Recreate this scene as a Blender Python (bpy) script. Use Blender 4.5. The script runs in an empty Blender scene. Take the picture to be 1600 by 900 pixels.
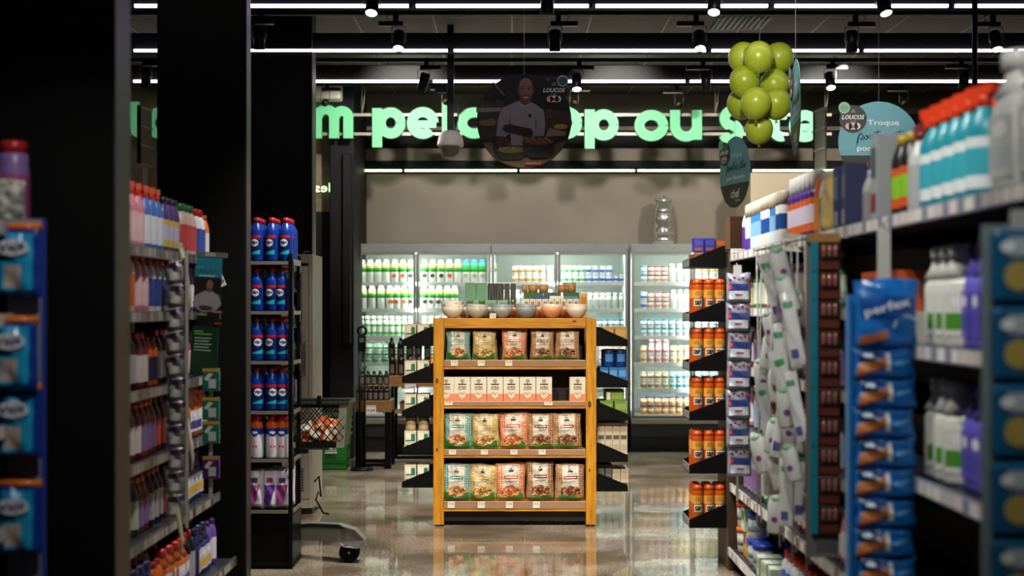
import bpy, bmesh, math, random
from mathutils import Vector, Matrix, noise
random.seed(11)
S = bpy.context.scene
C = S.collection
PI = math.pi
FPX = 2222.22            # focal length in pixels of the 1600 px wide frame
CZ = 1.4                 # eye height
HY = 480                 # horizon row

# ---------------------------------------------------------------- camera, world, exposure, lights
cam_d = bpy.data.cameras.new('camera')
cam = bpy.data.objects.new('camera', cam_d); C.objects.link(cam)
cam.location = (0, 0, CZ); cam.rotation_euler = (PI/2, 0, 0)
cam_d.sensor_width = 36; cam_d.lens = 50
cam_d.shift_y = 30/1600
cam_d.clip_start = .05; cam_d.clip_end = 60
cam_d.dof.use_dof = True
cam_d.dof.focus_distance = 9.07
cam_d.dof.aperture_fstop = 1.8
S.camera = cam
S.view_settings.view_transform = 'Standard'
S.view_settings.look = 'None'
S.view_settings.gamma = 1
S.view_settings.use_curve_mapping = False
S.view_settings.exposure = 0.0
S.cycles.max_bounces = 8
S.cycles.transparent_max_bounces = 16
S.cycles.sample_clamp_indirect = 4
S.cycles.caustics_reflective = False
S.cycles.caustics_refractive = False
w = bpy.data.worlds.new('world'); S.world = w; w.use_nodes = True
w.node_tree.nodes['Background'].inputs[0].default_value = (.9, .95, 1, 1)
w.node_tree.nodes['Background'].inputs[1].default_value = 0.012

def spot(loc, target, energy, size=55, blend=.6, col=(1, .93, .82), rad=.05, name='spot_lamp'):
    l = bpy.data.lights.new(name, 'SPOT'); l.energy = energy; l.spot_size = math.radians(size)
    l.spot_blend = blend; l.color = col; l.shadow_soft_size = rad
    o = bpy.data.objects.new(name, l); C.objects.link(o); o.location = loc
    d = Vector(target)-Vector(loc); o.rotation_euler = d.to_track_quat('-Z', 'Y').to_euler()
    return o
# track spots and added fill over the customer's aisle, the wooden stand and the sign wall (x, y, z) -> target, watts
WARM = (1, .87, .68); NEUT = (1, .96, .9)
SPOTS = [
    ((-.7, 5.6, 3.25), (-.15, 9.1, .8), 350, 30, WARM), ((.75, 5.6, 3.25), (.2, 9.1, .75), 350, 30, WARM),
    ((0, 7.7, 3.25), (0, 9.4, 1.2), 100, 50, WARM),
    # right hand shelves
    ((.1, 6.1, 3.25), (1.25, 6.6, 1.1), 200, 62, NEUT), ((-.1, 3.9, 3.25), (1.3, 4.6, 1.2), 130, 62, NEUT),
    ((.2, 2.0, 3.25), (1.25, 3.5, 1.7), 130, 58, NEUT), ((.2, 5.6, 3.25), (1.05, 7.6, 1.1), 150, 40, NEUT),
    # left hand shelves
    ((-.5, 5.0, 3.25), (-1.55, 6.2, 1.1), 100, 55, NEUT), ((-.5, 2.4, 3.25), (-1.4, 4.0, 1.1), 100, 45, NEUT),
    ((-.4, 6.0, 3.25), (-1.35, 7.7, 1.1), 36, 34, NEUT), ((-.6, 8.3, 3.3), (-1.45, 9.5, .9), 26, 22, WARM),  # last spot added to brighten the white cooler
    # letters and rear wall
    ((-1.85, 10.7, 3.22), (-1.9, 13.0, 3.1), 55, 10, NEUT), ((-.82, 10.7, 3.22), (-.8, 13.0, 3.06), 70, 9, NEUT),
    ((.5, 10.7, 3.22), (.46, 13.0, 3.06), 34, 10, NEUT), ((1.6, 10.7, 3.22), (1.56, 13.0, 3.06), 70, 9, NEUT),
    ((2.3, 10.7, 3.22), (2.3, 13.0, 3.06), 38, 9, NEUT), ((-.8, 11.3, 3.0), (-1.0, 14.6, 3.2), 16, 70, NEUT), ((.8, 11.3, 3.0), (1.0, 14.6, 3.2), 16, 70, NEUT),
    ((-.9, 11.4, 3.3), (-.9, 14.2, 2.5), 170, 80, NEUT), ((.9, 11.4, 3.3), (.9, 14.2, 2.5), 170, 80, NEUT),
    ((2.7, 11.4, 3.3), (2.7, 14.2, 2.5), 220, 80, NEUT),
    # fill added to brighten the floor by the stand and the fridges, balloons, hanging signs, dome camera
    ((-.9, 11.3, 3.3), (-.9, 11.5, 0), 420, 80, NEUT), ((1.1, 10.9, 3.3), (1.0, 10.9, 0), 420, 80, NEUT),
    ((1.2, 7.2, 3.2), (1.7, 9.3, 2.85), 110, 40, NEUT), ((2.3, 8.0, 3.2), (2.55, 10.0, 2.6), 70, 34, NEUT), ((-.3, 8.6, 3.2), (-.48, 11.1, 2.75), 45, 12, NEUT),  # last spot added to brighten the dome camera housing
    ((-.5, 7.0, 3.3), (-.5, 7.4, 0), 300, 80, NEUT), ((.5, 7.0, 3.3), (.5, 7.4, 0), 300, 80, NEUT),
]
LAMP = 1.0
for a in SPOTS: spot(a[0], a[1], a[2]*LAMP, a[3], col=a[4])

# ---------------------------------------------------------------- materials
def lin(h):
    if isinstance(h, str):
        h = h.lstrip('#'); c = [int(h[i:i+2], 16)/255 for i in (0, 2, 4)]
    else: c = h
    return tuple((x/12.92 if x <= .04045 else ((x+.055)/1.055)**2.4) for x in c)+(1,)
MC = {}
def mat(col, rough=.45, metal=0, emit=0, alpha=1, var=.06, trans=0):
    key = (col, rough, metal, emit, alpha, var, trans)
    if key in MC: return MC[key]
    m = bpy.data.materials.new('surface_%d' % len(MC)); m.use_nodes = True
    nt = m.node_tree; b = nt.nodes['Principled BSDF']; c = lin(col)
    b.inputs['Roughness'].default_value = rough; b.inputs['Metallic'].default_value = metal
    if var and not emit:
        tc = nt.nodes.new('ShaderNodeTexCoord'); n = nt.nodes.new('ShaderNodeTexNoise'); n.inputs['Scale'].default_value = 18
        mx = nt.nodes.new('ShaderNodeMixRGB'); mx.blend_type = 'MULTIPLY'; mx.inputs['Fac'].default_value = var*3
        mx.inputs['Color1'].default_value = c
        nt.links.new(tc.outputs['Object'], n.inputs['Vector']); nt.links.new(n.outputs['Fac'], mx.inputs['Color2'])
        nt.links.new(mx.outputs['Color'], b.inputs['Base Color'])
    else: b.inputs['Base Color'].default_value = c
    if emit: b.inputs['Emission Color'].default_value = c; b.inputs['Emission Strength'].default_value = emit
    if trans: b.inputs['Transmission Weight'].default_value = trans
    if alpha < 1: b.inputs['Alpha'].default_value = alpha
    MC[key] = m
    return m
def node_mat(name, fn, rough=.5):
    m = bpy.data.materials.new(name); m.use_nodes = True
    nt = m.node_tree; b = nt.nodes['Principled BSDF']; b.inputs['Roughness'].default_value = rough
    fn(nt, b); return m
def N(nt, t, **k):
    n = nt.nodes.new('ShaderNode'+t)
    for a, v in k.items():
        if a in n.inputs: n.inputs[a].default_value = v
        else: setattr(n, a, v)
    return n
def ramp(nt, stops):
    r = nt.nodes.new('ShaderNodeValToRGB'); e = r.color_ramp.elements
    while len(e) < len(stops): e.new(.5)
    for i, (p, c) in enumerate(stops): e[i].position = p; e[i].color = lin(c)
    return r
def f_wood(cols, sc=(1, 1, 1)):
    def f(nt, b):
        L = nt.links.new; tc = N(nt, 'TexCoord'); mp = N(nt, 'Mapping'); mp.inputs['Scale'].default_value = sc
        n = N(nt, 'TexNoise', Scale=3.0, Detail=8.0, Distortion=1.2); wv = N(nt, 'TexNoise', Scale=14.0, Detail=3.0)
        L(tc.outputs['Object'], mp.inputs[0]); L(mp.outputs[0], n.inputs['Vector']); L(mp.outputs[0], wv.inputs['Vector'])
        mx = N(nt, 'Math', operation='ADD'); L(n.outputs['Fac'], mx.inputs[0]); L(wv.outputs['Fac'], mx.inputs[1])
        hf = N(nt, 'Math', operation='MULTIPLY'); hf.inputs[1].default_value = .5; L(mx.outputs[0], hf.inputs[0])
        r = ramp(nt, cols); L(hf.outputs[0], r.inputs[0]); L(r.outputs[0], b.inputs['Base Color'])
        bp = N(nt, 'Bump'); bp.inputs['Strength'].default_value = .08; L(hf.outputs[0], bp.inputs['Height']); L(bp.outputs[0], b.inputs['Normal'])
    return f
PINE = [(.35, '#8f5a0e'), (.5, '#b47a18'), (.65, '#ca922a')]
PINEV = node_mat('pine_upright', f_wood(PINE, (6, 6, .6)), .4)
PINEH = node_mat('pine_board', f_wood(PINE, (.6, 6, 6)), .4)
BWOOD = node_mat('table_wood', f_wood([(.35, '#6b4a28'), (.6, '#94683a')], (.8, 6, 6)), .5)
def f_floor(nt, b):
    L = nt.links.new; tc = N(nt, 'TexCoord'); mp = N(nt, 'Mapping'); mp.inputs['Location'].default_value = (-.077+.76, .12, 0)
    L(tc.outputs['Object'], mp.inputs[0])
    br = N(nt, 'TexBrick'); br.offset = 0; br.inputs['Scale'].default_value = 1; br.inputs['Mortar Size'].default_value = .0035
    br.inputs['Brick Width'].default_value = .38; br.inputs['Row Height'].default_value = .76; br.inputs['Mortar Smooth'].default_value = .1
    br.inputs['Color1'].default_value = lin('#c8bead'); br.inputs['Color2'].default_value = lin('#b8ae9e'); br.inputs['Mortar'].default_value = lin('#d8c4a0')
    L(mp.outputs[0], br.inputs['Vector'])
    n = N(nt, 'TexNoise', Scale=70.0, Detail=6.0); L(tc.outputs['Object'], n.inputs['Vector'])
    r = ramp(nt, [(.36, '#867c6e'), (.5, '#bcb4a8'), (.64, '#ece4d8')]); L(n.outputs['Fac'], r.inputs[0])
    n2 = N(nt, 'TexNoise', Scale=2.2, Detail=5.0); L(tc.outputs['Object'], n2.inputs['Vector'])
    mx = N(nt, 'MixRGB', blend_type='MULTIPLY'); mx.inputs[0].default_value = .75
    L(br.outputs['Color'], mx.inputs[1]); L(r.outputs[0], mx.inputs[2])
    r2 = ramp(nt, [(.38, '#a09484'), (.62, '#ffffff')]); L(n2.outputs['Fac'], r2.inputs[0])
    m2 = N(nt, 'MixRGB', blend_type='MULTIPLY'); m2.inputs[0].default_value = .8
    L(mx.outputs[0], m2.inputs[1]); L(r2.outputs[0], m2.inputs[2]); L(m2.outputs[0], b.inputs['Base Color'])
    rr = N(nt, 'MapRange'); rr.inputs['To Min'].default_value = .03; rr.inputs['To Max'].default_value = .085
    L(n2.outputs['Fac'], rr.inputs['Value']); L(rr.outputs[0], b.inputs['Roughness'])
    nb = N(nt, 'TexNoise', Scale=3.5, Detail=1.0); L(tc.outputs['Object'], nb.inputs['Vector'])
    bp = N(nt, 'Bump'); bp.inputs['Strength'].default_value = .02; bp.inputs['Distance'].default_value = .05
    L(nb.outputs['Fac'], bp.inputs['Height']); L(bp.outputs[0], b.inputs['Normal'])
    b.inputs['Specular IOR Level'].default_value = .85
FLOOR = node_mat('polished_granite', f_floor)
def f_wall(c1, c2, s=1.5):
    def f(nt, b):
        tc = N(nt, 'TexCoord'); n = N(nt, 'TexNoise', Scale=s, Detail=6.0); nt.links.new(tc.outputs['Object'], n.inputs['Vector'])
        r = ramp(nt, [(.3, c1), (.7, c2)]); nt.links.new(n.outputs['Fac'], r.inputs[0]); nt.links.new(r.outputs[0], b.inputs['Base Color'])
    return f
WALL = node_mat('grey_wall', f_wall('#7a7062', '#877d6e'), .85)
WALL2 = node_mat('tan_wall', f_wall('#a89880', '#b5a58c'), .85)
CONC = node_mat('lit_brown_wall', f_wall('#6a5c48', '#8a7a60', 6), .8)
DARK = node_mat('charcoal_paint', f_wall('#141413', '#1b1b1a'), .6)
BLACKP = node_mat('black_paint', f_wall('#060606', '#0a0a0a'), .6)
def f_ceil(nt, b):
    L = nt.links.new; tc = N(nt, 'TexCoord')
    br = N(nt, 'TexBrick'); br.offset = 0; br.inputs['Scale'].default_value = 1; br.inputs['Mortar Size'].default_value = .008
    br.inputs['Brick Width'].default_value = .6; br.inputs['Row Height'].default_value = 1.2
    br.inputs['Color1'].default_value = lin('#6b6660'); br.inputs['Color2'].default_value = lin('#625e58'); br.inputs['Mortar'].default_value = lin('#a8a398')
    L(tc.outputs['Object'], br.inputs['Vector']); L(br.outputs['Color'], b.inputs['Base Color'])
CEIL = node_mat('ceiling_panel', f_ceil, .8)
def f_check(col, base='#e8dfc8', sc=95, line=.34):
    def f(nt, b):
        L = nt.links.new; tc = N(nt, 'TexCoord'); sp = N(nt, 'SeparateXYZ'); L(tc.outputs['Object'], sp.inputs[0]); outs = []
        for ax in ('X', 'Z'):
            m = N(nt, 'Math', operation='MULTIPLY'); m.inputs[1].default_value = sc; L(sp.outputs[ax], m.inputs[0])
            fr = N(nt, 'Math', operation='FRACT'); L(m.outputs[0], fr.inputs[0])
            lt = N(nt, 'Math', operation='LESS_THAN'); lt.inputs[1].default_value = line; L(fr.outputs[0], lt.inputs[0]); outs.append(lt)
        mx = N(nt, 'Math', operation='MAXIMUM'); L(outs[0].outputs[0], mx.inputs[0]); L(outs[1].outputs[0], mx.inputs[1])
        c = N(nt, 'MixRGB'); c.inputs[1].default_value = lin(base); c.inputs[2].default_value = lin(col)
        L(mx.outputs[0], c.inputs[0]); L(c.outputs[0], b.inputs['Base Color'])
    return f
def crinkle(nt, b, s=.55):
    tc = N(nt, 'TexCoord'); n = N(nt, 'TexNoise', Scale=32.0, Detail=2.5, Distortion=1.5); nt.links.new(tc.outputs['Object'], n.inputs['Vector'])
    bp = N(nt, 'Bump'); bp.inputs['Strength'].default_value = s; bp.inputs['Distance'].default_value = .02; nt.links.new(n.outputs['Fac'], bp.inputs['Height']); nt.links.new(bp.outputs[0], b.inputs['Normal'])
def f_crinkled(g):
    def f(nt, b): g(nt, b); crinkle(nt, b)
    return f
def f_speck(stops, sc=120):
    def f(nt, b):
        L = nt.links.new; tc = N(nt, 'TexCoord'); n = N(nt, 'TexVoronoi', Scale=sc); L(tc.outputs['Object'], n.inputs['Vector'])
        sp = N(nt, 'SeparateColor'); L(n.outputs['Color'], sp.inputs[0]); r = ramp(nt, stops); L(sp.outputs[0], r.inputs[0]); L(r.outputs[0], b.inputs['Base Color'])
    return f
for _m in (DARK, BLACKP): _m.node_tree.nodes['Principled BSDF'].inputs['Specular IOR Level'].default_value = .15
WHITE = mat('#e6e6e0'); BLK = mat('#050505', .6, var=0); BLKM = mat('#121212', .35, .3, var=0); STEEL = mat('#a8a8a4', .3, .9)
for _m in (BLK, BLKM): _m.node_tree.nodes['Principled BSDF'].inputs['Specular IOR Level'].default_value = .12
CLEAR = mat('#d8d4cc', .15, alpha=.35, var=0)
def f_pane(nt, b):
    out = nt.nodes['Material Output']; t = N(nt, 'BsdfTransparent'); g = N(nt, 'BsdfGlossy', Roughness=.03); mx = N(nt, 'MixShader'); mx.inputs[0].default_value = .05
    g.inputs['Color'].default_value = (1, 1, 1, 1)
    t.inputs['Color'].default_value = (.93, .96, .94, 1)
    nt.links.new(t.outputs[0], mx.inputs[1]); nt.links.new(g.outputs[0], mx.inputs[2]); nt.links.new(mx.outputs[0], out.inputs[0])
PANE = node_mat('door_glass', f_pane)

# ---------------------------------------------------------------- mesh builder
TXT = {}
def text_geo(s, bold=0.0, shear=0.0):
    k = (s, bold, shear)
    if k not in TXT:
        cu = bpy.data.curves.new('t', 'FONT'); cu.body = s; cu.offset = bold; cu.shear = shear; cu.resolution_u = 2
        o = bpy.data.objects.new('t', cu); C.objects.link(o)
        bpy.context.view_layer.update()
        dg = bpy.context.evaluated_depsgraph_get(); me = bpy.data.meshes.new_from_object(o.evaluated_get(dg))
        vs = [tuple(v.co) for v in me.vertices]; fs = [tuple(p.vertices) for p in me.polygons]
        C.objects.unlink(o); bpy.data.objects.remove(o); bpy.data.curves.remove(cu); bpy.data.meshes.remove(me)
        x0 = min(v[0] for v in vs); x1 = max(v[0] for v in vs); y0 = min(v[1] for v in vs); y1 = max(v[1] for v in vs)
        TXT[k] = ([(v[0]-x0, v[1]-y0) for v in vs], fs, x1-x0, y1-y0)
    return TXT[k]
class MB:
    def __init__(s): s.v = []; s.f = []; s.m = []; s.sm = []; s.mats = []
    def mi(s, m):
        if isinstance(m, str): m = mat(m)
        if m not in s.mats: s.mats.append(m)
        return s.mats.index(m)
    def add(s, vs, fs, m, smooth=False):
        o = len(s.v); s.v += [tuple(v) for v in vs]
        ml = m if isinstance(m, list) else None; k = None if ml else s.mi(m)
        for i, f in enumerate(fs):
            s.f.append(tuple(o+j for j in f)); s.m.append(s.mi(ml[i]) if ml else k); s.sm.append(smooth)
        return s
    def box(s, x0, x1, y0, y1, z0, z1, m, b=0):
        if b:
            bm = bmesh.new(); bmesh.ops.create_cube(bm, size=1)
            for v in bm.verts: v.co = Vector(((x0+x1)/2+v.co.x*(x1-x0), (y0+y1)/2+v.co.y*(y1-y0), (z0+z1)/2+v.co.z*(z1-z0)))
            bmesh.ops.bevel(bm, geom=bm.edges[:], offset=b, segments=2, affect='EDGES', profile=.5)
            bm.verts.index_update()
            s.add([v.co for v in bm.verts], [[v.index for v in f.verts] for f in bm.faces], m); bm.free(); return s
        vs = [(x, y, z) for z in (z0, z1) for y in (y0, y1) for x in (x0, x1)]
        return s.add(vs, [(0, 2, 3, 1), (4, 5, 7, 6), (0, 1, 5, 4), (2, 6, 7, 3), (0, 4, 6, 2), (1, 3, 7, 5)], m)
    def lathe(s, prof, m, n=16, sy=1, cx=0, cy=0, a0=0, a1=2*PI, ex=None):
        full = abs(a1-a0-2*PI) < 1e-6; k = n if full else n+1; vs = []; fs = []; ms = []
        for j, (r, z) in enumerate(prof):
            for i in range(k):
                a = a0+(a1-a0)*i/n; x = math.sin(a); y = -math.cos(a)
                if ex:
                    q = (abs(x)**ex+abs(y)**ex)**(-1/ex); x *= q; y *= q
                vs.append((cx+r*x, cy+r*sy*y, z))
        for j in range(len(prof)-1):
            for i in range(n):
                i2 = (i+1) % k if full else i+1
                fs.append((j*k+i, j*k+i2, (j+1)*k+i2, (j+1)*k+i)); ms.append(m[j] if isinstance(m, list) else m)
        if full:
            if prof[0][0] > 1e-5: fs.append(tuple(range(k-1, -1, -1))); ms.append(ms[0])
            if prof[-1][0] > 1e-5: fs.append(tuple((len(prof)-1)*k+i for i in range(k))); ms.append(ms[-1])
        return s.add(vs, fs, ms, True)
    def poly(s, pts, y0, y1, m, mside=None):
        n = len(pts); a = sum(pts[i][0]*pts[(i+1) % n][1]-pts[(i+1) % n][0]*pts[i][1] for i in range(n))
        if a < 0: pts = pts[::-1]
        vs = [(x, y0, z) for x, z in pts]+[(x, y1, z) for x, z in pts]
        fs = [tuple(range(n)), tuple(range(2*n-1, n-1, -1))]+[(i, i+n, (i+1) % n+n, (i+1) % n) for i in range(n)]
        return s.add(vs, fs, [m, m]+[mside or m]*n)
    def ell(s, cx, cz, rx, rz, y0, y1, m, n=24, a0=0, a1=2*PI, mside=None):
        return s.poly([(cx+rx*math.cos(a0+(a1-a0)*i/n), cz+rz*math.sin(a0+(a1-a0)*i/n)) for i in range(n if a1-a0 > 6.28 else n+1)], y0, y1, m, mside)
    def stroke(s, pts, w, y0, y1, m, closed=False, mside=None):
        n = len(pts); L = []; R = []
        for i in range(n):
            p = Vector(pts[i]); a = Vector(pts[(i-1) % n]) if (i > 0 or closed) else None; b = Vector(pts[(i+1) % n]) if (i < n-1 or closed) else None
            d1 = (p-a).normalized() if a else None; d2 = (b-p).normalized() if b else None
            d1 = d1 or d2; d2 = d2 or d1; t = (d1+d2)
            t = t.normalized() if t.length > 1e-6 else d1
            nn = Vector((-t.y, t.x)); k = w/2/max(.5, nn.dot(Vector((-d1.y, d1.x))))
            L.append(p+nn*k); R.append(p-nn*k)
        vs = [(q.x, y0, q.y) for q in L+R]+[(q.x, y1, q.y) for q in L+R]; fs = []; ms = []
        for i in range(n if closed else n-1):
            j = (i+1) % n
            fs += [(i, n+i, n+j, j), (2*n+i, 2*n+j, 3*n+j, 3*n+i), (i, j, 2*n+j, 2*n+i), (n+i, 3*n+i, 3*n+j, n+j)]
            ms += [m, m, mside or m, mside or m]
        if not closed: fs += [(0, 2*n, 3*n, n), (n-1, 2*n-1, 4*n-1, 3*n-1)]; ms += [mside or m]*2
        return s.add(vs, fs, ms)
    def tube(s, pts, r, m, n=8, closed=False, caps=True):
        pts = [Vector(p) for p in pts]; k = len(pts); vs = []; fs = []; up = None
        for i, p in enumerate(pts):
            a = pts[(i-1) % k] if (i or closed) else p; b = pts[(i+1) % k] if (i < k-1 or closed) else p
            t = (b-a).normalized(); ref = up if up is not None and abs(up.dot(t)) < .99 else (Vector((0, 0, 1)) if abs(t.z) < .9 else Vector((1, 0, 0)))
            u = (ref-t*ref.dot(t)).normalized(); up = u; v = t.cross(u); rr = r[i] if isinstance(r, (list, tuple)) else r
            vs += [p+(u*math.cos(2*PI*j/n)+v*math.sin(2*PI*j/n))*rr for j in range(n)]
        for i in range(k if closed else k-1):
            o = i*n; q = ((i+1) % k)*n
            fs += [(o+j, o+(j+1) % n, q+(j+1) % n, q+j) for j in range(n)]
        if not closed and caps: fs += [tuple(range(n-1, -1, -1)), tuple((k-1)*n+j for j in range(n))]
        return s.add(vs, fs, m, True)
    def grid(s, fn, nu, nv, m, smooth=True):
        vs = [fn(i/nu, j/nv) for j in range(nv+1) for i in range(nu+1)]
        fs = [(j*(nu+1)+i, j*(nu+1)+i+1, (j+1)*(nu+1)+i+1, (j+1)*(nu+1)+i) for j in range(nv) for i in range(nu)]
        return s.add(vs, fs, m, smooth)
    def text(s, t, cx, cz, h, y, m, w=None, bold=0.0, shear=0.0, al='c', flip=False, rot=0):
        vs, fs, tw, th = text_geo(t, bold, shear); kz = h/th; kx = (w/tw) if w else kz
        ox = {'c': -tw*kx/2, 'l': 0, 'r': -tw*kx}[al]; cr, sr = math.cos(rot), math.sin(rot); out = []
        for a, b in vs:
            x = a*kx+ox; z = b*kz-h/2
            if flip: x = -x
            out.append((cx+x*cr-z*sr, y, cz+x*sr+z*cr))
        return s.add(out, [f[::-1] for f in fs] if flip else fs, m)
    def map(s, fn, start=0):
        s.v = s.v[:start]+[tuple(fn(*p)) for p in s.v[start:]]; return s
    def mv(s, x, y, z, rz=0):
        c, q = math.cos(rz), math.sin(rz); return s.map(lambda a, b, d: (a*c-b*q+x, a*q+b*c+y, d+z))
    def merge(s, o, x=0, y=0, z=0):
        s.add([(a+x, b+y, c+z) for a, b, c in o.v], o.f, [o.mats[k] for k in o.m]); n = len(o.sm); s.sm[-n:] = o.sm; return s
    def mesh(s, name='m'):
        me = bpy.data.meshes.new(name); me.from_pydata(s.v, [], s.f)
        for m in s.mats: me.materials.append(m)
        me.polygons.foreach_set('material_index', s.m); me.polygons.foreach_set('use_smooth', s.sm)
        me.update()
        return me
    def build(s, name, parent=None, loc=(0, 0, 0), rz=0, kind=None, label=None):
        o = bpy.data.objects.new(name, s.mesh(name)); C.objects.link(o); o.location = loc; o.rotation_euler = (0, 0, rz)
        if parent: o.parent = parent
        if kind: o['kind'] = kind
        if label: o['label'] = label
        return o
def tag(o, label, cat, group=None):
    o['label'] = label; o['category'] = cat
    if group: o['group'] = group
    return o
def thing(name, label, cat, loc=(0, 0, 0), rz=0, group=None):
    o = bpy.data.objects.new(name, None); C.objects.link(o); o.location = loc; o.rotation_euler = (0, 0, rz); o.empty_display_size = .05
    return tag(o, label, cat, group)
def struct(name, mb, loc=(0, 0, 0), rz=0): return mb.build(name, None, loc, rz, 'structure')
def at(px, py, Y): return Vector(((px-800)*Y/FPX, Y, CZ+(HY-py)*Y/FPX))
def XX(px, Y): return (px-800)*Y/FPX
def ZZ(py, Y): return CZ+(HY-py)*Y/FPX

class Kind:
    """a product: first part is the body (the thing's own mesh), the others are its parts"""
    def __init__(s, name, cat, desc, parts): s.name = name; s.cat = cat; s.desc = desc; s.parts = [(n, mb.mesh(n)) for n, mb in parts]; s.src = None
    def put(s, x, y, z, rz=0, place='', desc=None, sc=1, tilt=0, solo=False, jit=0):
        rz += random.uniform(-jit, jit)
        if s.src is None:
            r = bpy.data.objects.new(s.name, s.parts[0][1]); C.objects.link(r); kids = []
            for n, me in s.parts[1:]:
                c = bpy.data.objects.new(n, me); C.objects.link(c); c.parent = r; kids.append(c)
            s.src = (r, kids)
        else:
            r = s.src[0].copy(); C.objects.link(r)
            for k in s.src[1]:
                c = k.copy(); C.objects.link(c); c.parent = r
        r.location = (x, y, z); r.rotation_euler = (0, tilt, rz); r.scale = (sc, sc, sc)
        lab = (desc or s.desc)+(' '+place if place else '')
        tag(r, lab, s.cat)
        if 'group' in r: del r['group']
        if not solo: r['group'] = lab
        return r

# ---------------------------------------------------------------- the shell
m = MB(); m.box(-6, 6, -1, 16, -.1, 0, FLOOR); struct('floor', m)
m = MB(); m.box(-6, 6, -1, 16, 3.6, 3.7, CEIL); struct('ceiling', m)
m = MB(); m.box(-6, 6, 14.7, 14.9, 0, 3.6, WALL); struct('wall_back', m)
m = MB(); m.box(-6.1, -6, -1, 15, 0, 3.6, DARK); struct('wall_left', m)
m = MB(); m.box(6, 6.1, -1, 15, 0, 3.6, WALL); struct('wall_right', m)
zt = ZZ(270, 14.2)
m = MB(); m.box(-3.2, 6, 14.3, 14.7, 0, zt, WALL); struct('wall_behind_fridges', m)
m = MB(); m.box(XX(1173, 13.4), 6, 13.4, 14.3, 0, ZZ(270, 13.4), WALL2); struct('wall_side_panel', m)
m = MB(); m.box(-3.2, 6, 14.15, 14.7, ZZ(264, 14.15), ZZ(252, 14.15), BLACKP); struct('trim_1', m)
m = MB(); m.box(-3.2, 6, 14.2, 14.7, ZZ(251, 14.2), ZZ(232, 14.2), WALL); struct('trim_2', m)
m = MB(); m.box(-3.2, 6, 14.45, 14.7, ZZ(231, 14.45), ZZ(178, 14.45), DARK)  # dark panel stands in for the shadowed recess behind the letters
m.box(-3.2, 6, 14.38, 14.45, ZZ(204, 14.4), ZZ(198, 14.4), WALL); struct('trim_3', m)
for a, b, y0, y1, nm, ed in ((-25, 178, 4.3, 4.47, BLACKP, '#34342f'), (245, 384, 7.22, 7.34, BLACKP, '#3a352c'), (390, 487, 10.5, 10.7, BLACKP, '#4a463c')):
    m = MB(); m.box(XX(a, y0), XX(b, y0), y0, y1, 0, 3.6, nm, .004); m.box(XX(b, y0), XX(b, y0)+.004, y0+.004, y1, 0, 3.6, ed); struct('pillar', m)  # lighter right side paints in the pillar's lit edge
m = MB(); m.box(-4.5, XX(516, 13.4), 13.4, 13.6, 2.3, 3.6, CONC); m.box(-4.5, XX(516, 13.4), 13.4, 13.6, 0, 2.3, DARK); struct('wall_left_rear', m)  # brown upper part paints the lit stretch of wall, dark below
m = MB(); m.box(XX(515, 13.15), XX(553, 13.15), 13.15, 14.3, 0, 3.6, DARK, .01); struct('pillar', m)
m = MB(); m.box(XX(535, 13.1), XX(548, 13.1), 13.09, 13.15, ZZ(536, 13.1), ZZ(240, 13.1), DARK, .01); struct('trim_4', m)

# ---------------------------------------------------------------- ceiling beams, LED tubes, tracks
VIO = mat('#e4daff', .4, emit=9); TUBE = mat('#fff6ee', .4, emit=9); DTB = mat('#fff6ee', .4, emit=4); YTUBE = mat('#f6ffd0', .4, emit=4)
for (Y, py, dep, top, em, breaks, txt) in ((2.3, -1333, .2, 3.5, DTB, (800,), 'white LED tube of the first unseen ceiling row over the aisle'), (4.5, -449, .2, 3.5, DTB, (800,), 'white LED tube of the second unseen ceiling row over the aisle'), (6.7, -143, .2, 3.5, DTB, (800,), 'white LED tube of the third unseen ceiling row over the aisle'),  # unseen rows added overhead to light the near shelves
                                      (8.9, 9, .2, 3.5, VIO, (645, 926, 1206, 1488), 'violet white LED tube under the ceiling beam nearest the customer'),
                                      (10.5, 79, .25, 3.43, VIO, (705, 1108, 1347, 1588), 'violet white LED tube under the middle ceiling beam'),
                                      (12.0, 127, .2, 3.447, TUBE, (673, 1075, 1300), 'white LED tube under the rear ceiling beam above the green letters')):
    z = ZZ(py, Y); m = MB(); m.box(-5, 5, Y+.02, Y+dep, z+.012, top, BLACKP, .006); m.box(-5, 5, Y+dep, Y+dep+.03, z+.02, z+.04, '#4a4843')
    struct('ceiling_beam', m)
    xs = [-4.6]+[XX(b, Y) for b in (205,)+breaks]+[4.6]
    for i in range(len(xs)-1):
        if xs[i+1]-xs[i] < .3: continue
        t = MB(); t.box(xs[i]+.02, xs[i+1]-.02, Y-.005, Y+.02, z-.008, z+.010, em)
        e = MB(); e.box(xs[i+1]-.025, xs[i+1]-.005, Y-.01, Y+.02, z-.012, z+.014, BLK)
        o = t.build('led_tube'); tag(o, txt, 'tube light', txt); e.build('end_cap', o)
Y = 14.14; z = ZZ(266.5, Y); bb = (470, 630, 810, 994, 1174, 1340)
for i in range(len(bb)-1):
    t = MB(); t.box(XX(bb[i], Y)+.015, XX(bb[i+1], Y)-.015, Y-.01, Y+.01, z-.009, z+.009, YTUBE)
    o = t.build('led_tube'); g = 'yellowish LED tube along the top edge of the wall above the fridges'; tag(o, g, 'tube light', g)
    e = MB(); e.box(XX(bb[i+1], Y)-.012, XX(bb[i+1], Y)+.0, Y-.012, Y+.01, z-.012, z+.012, BLK); e.build('end_cap', o)
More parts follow.
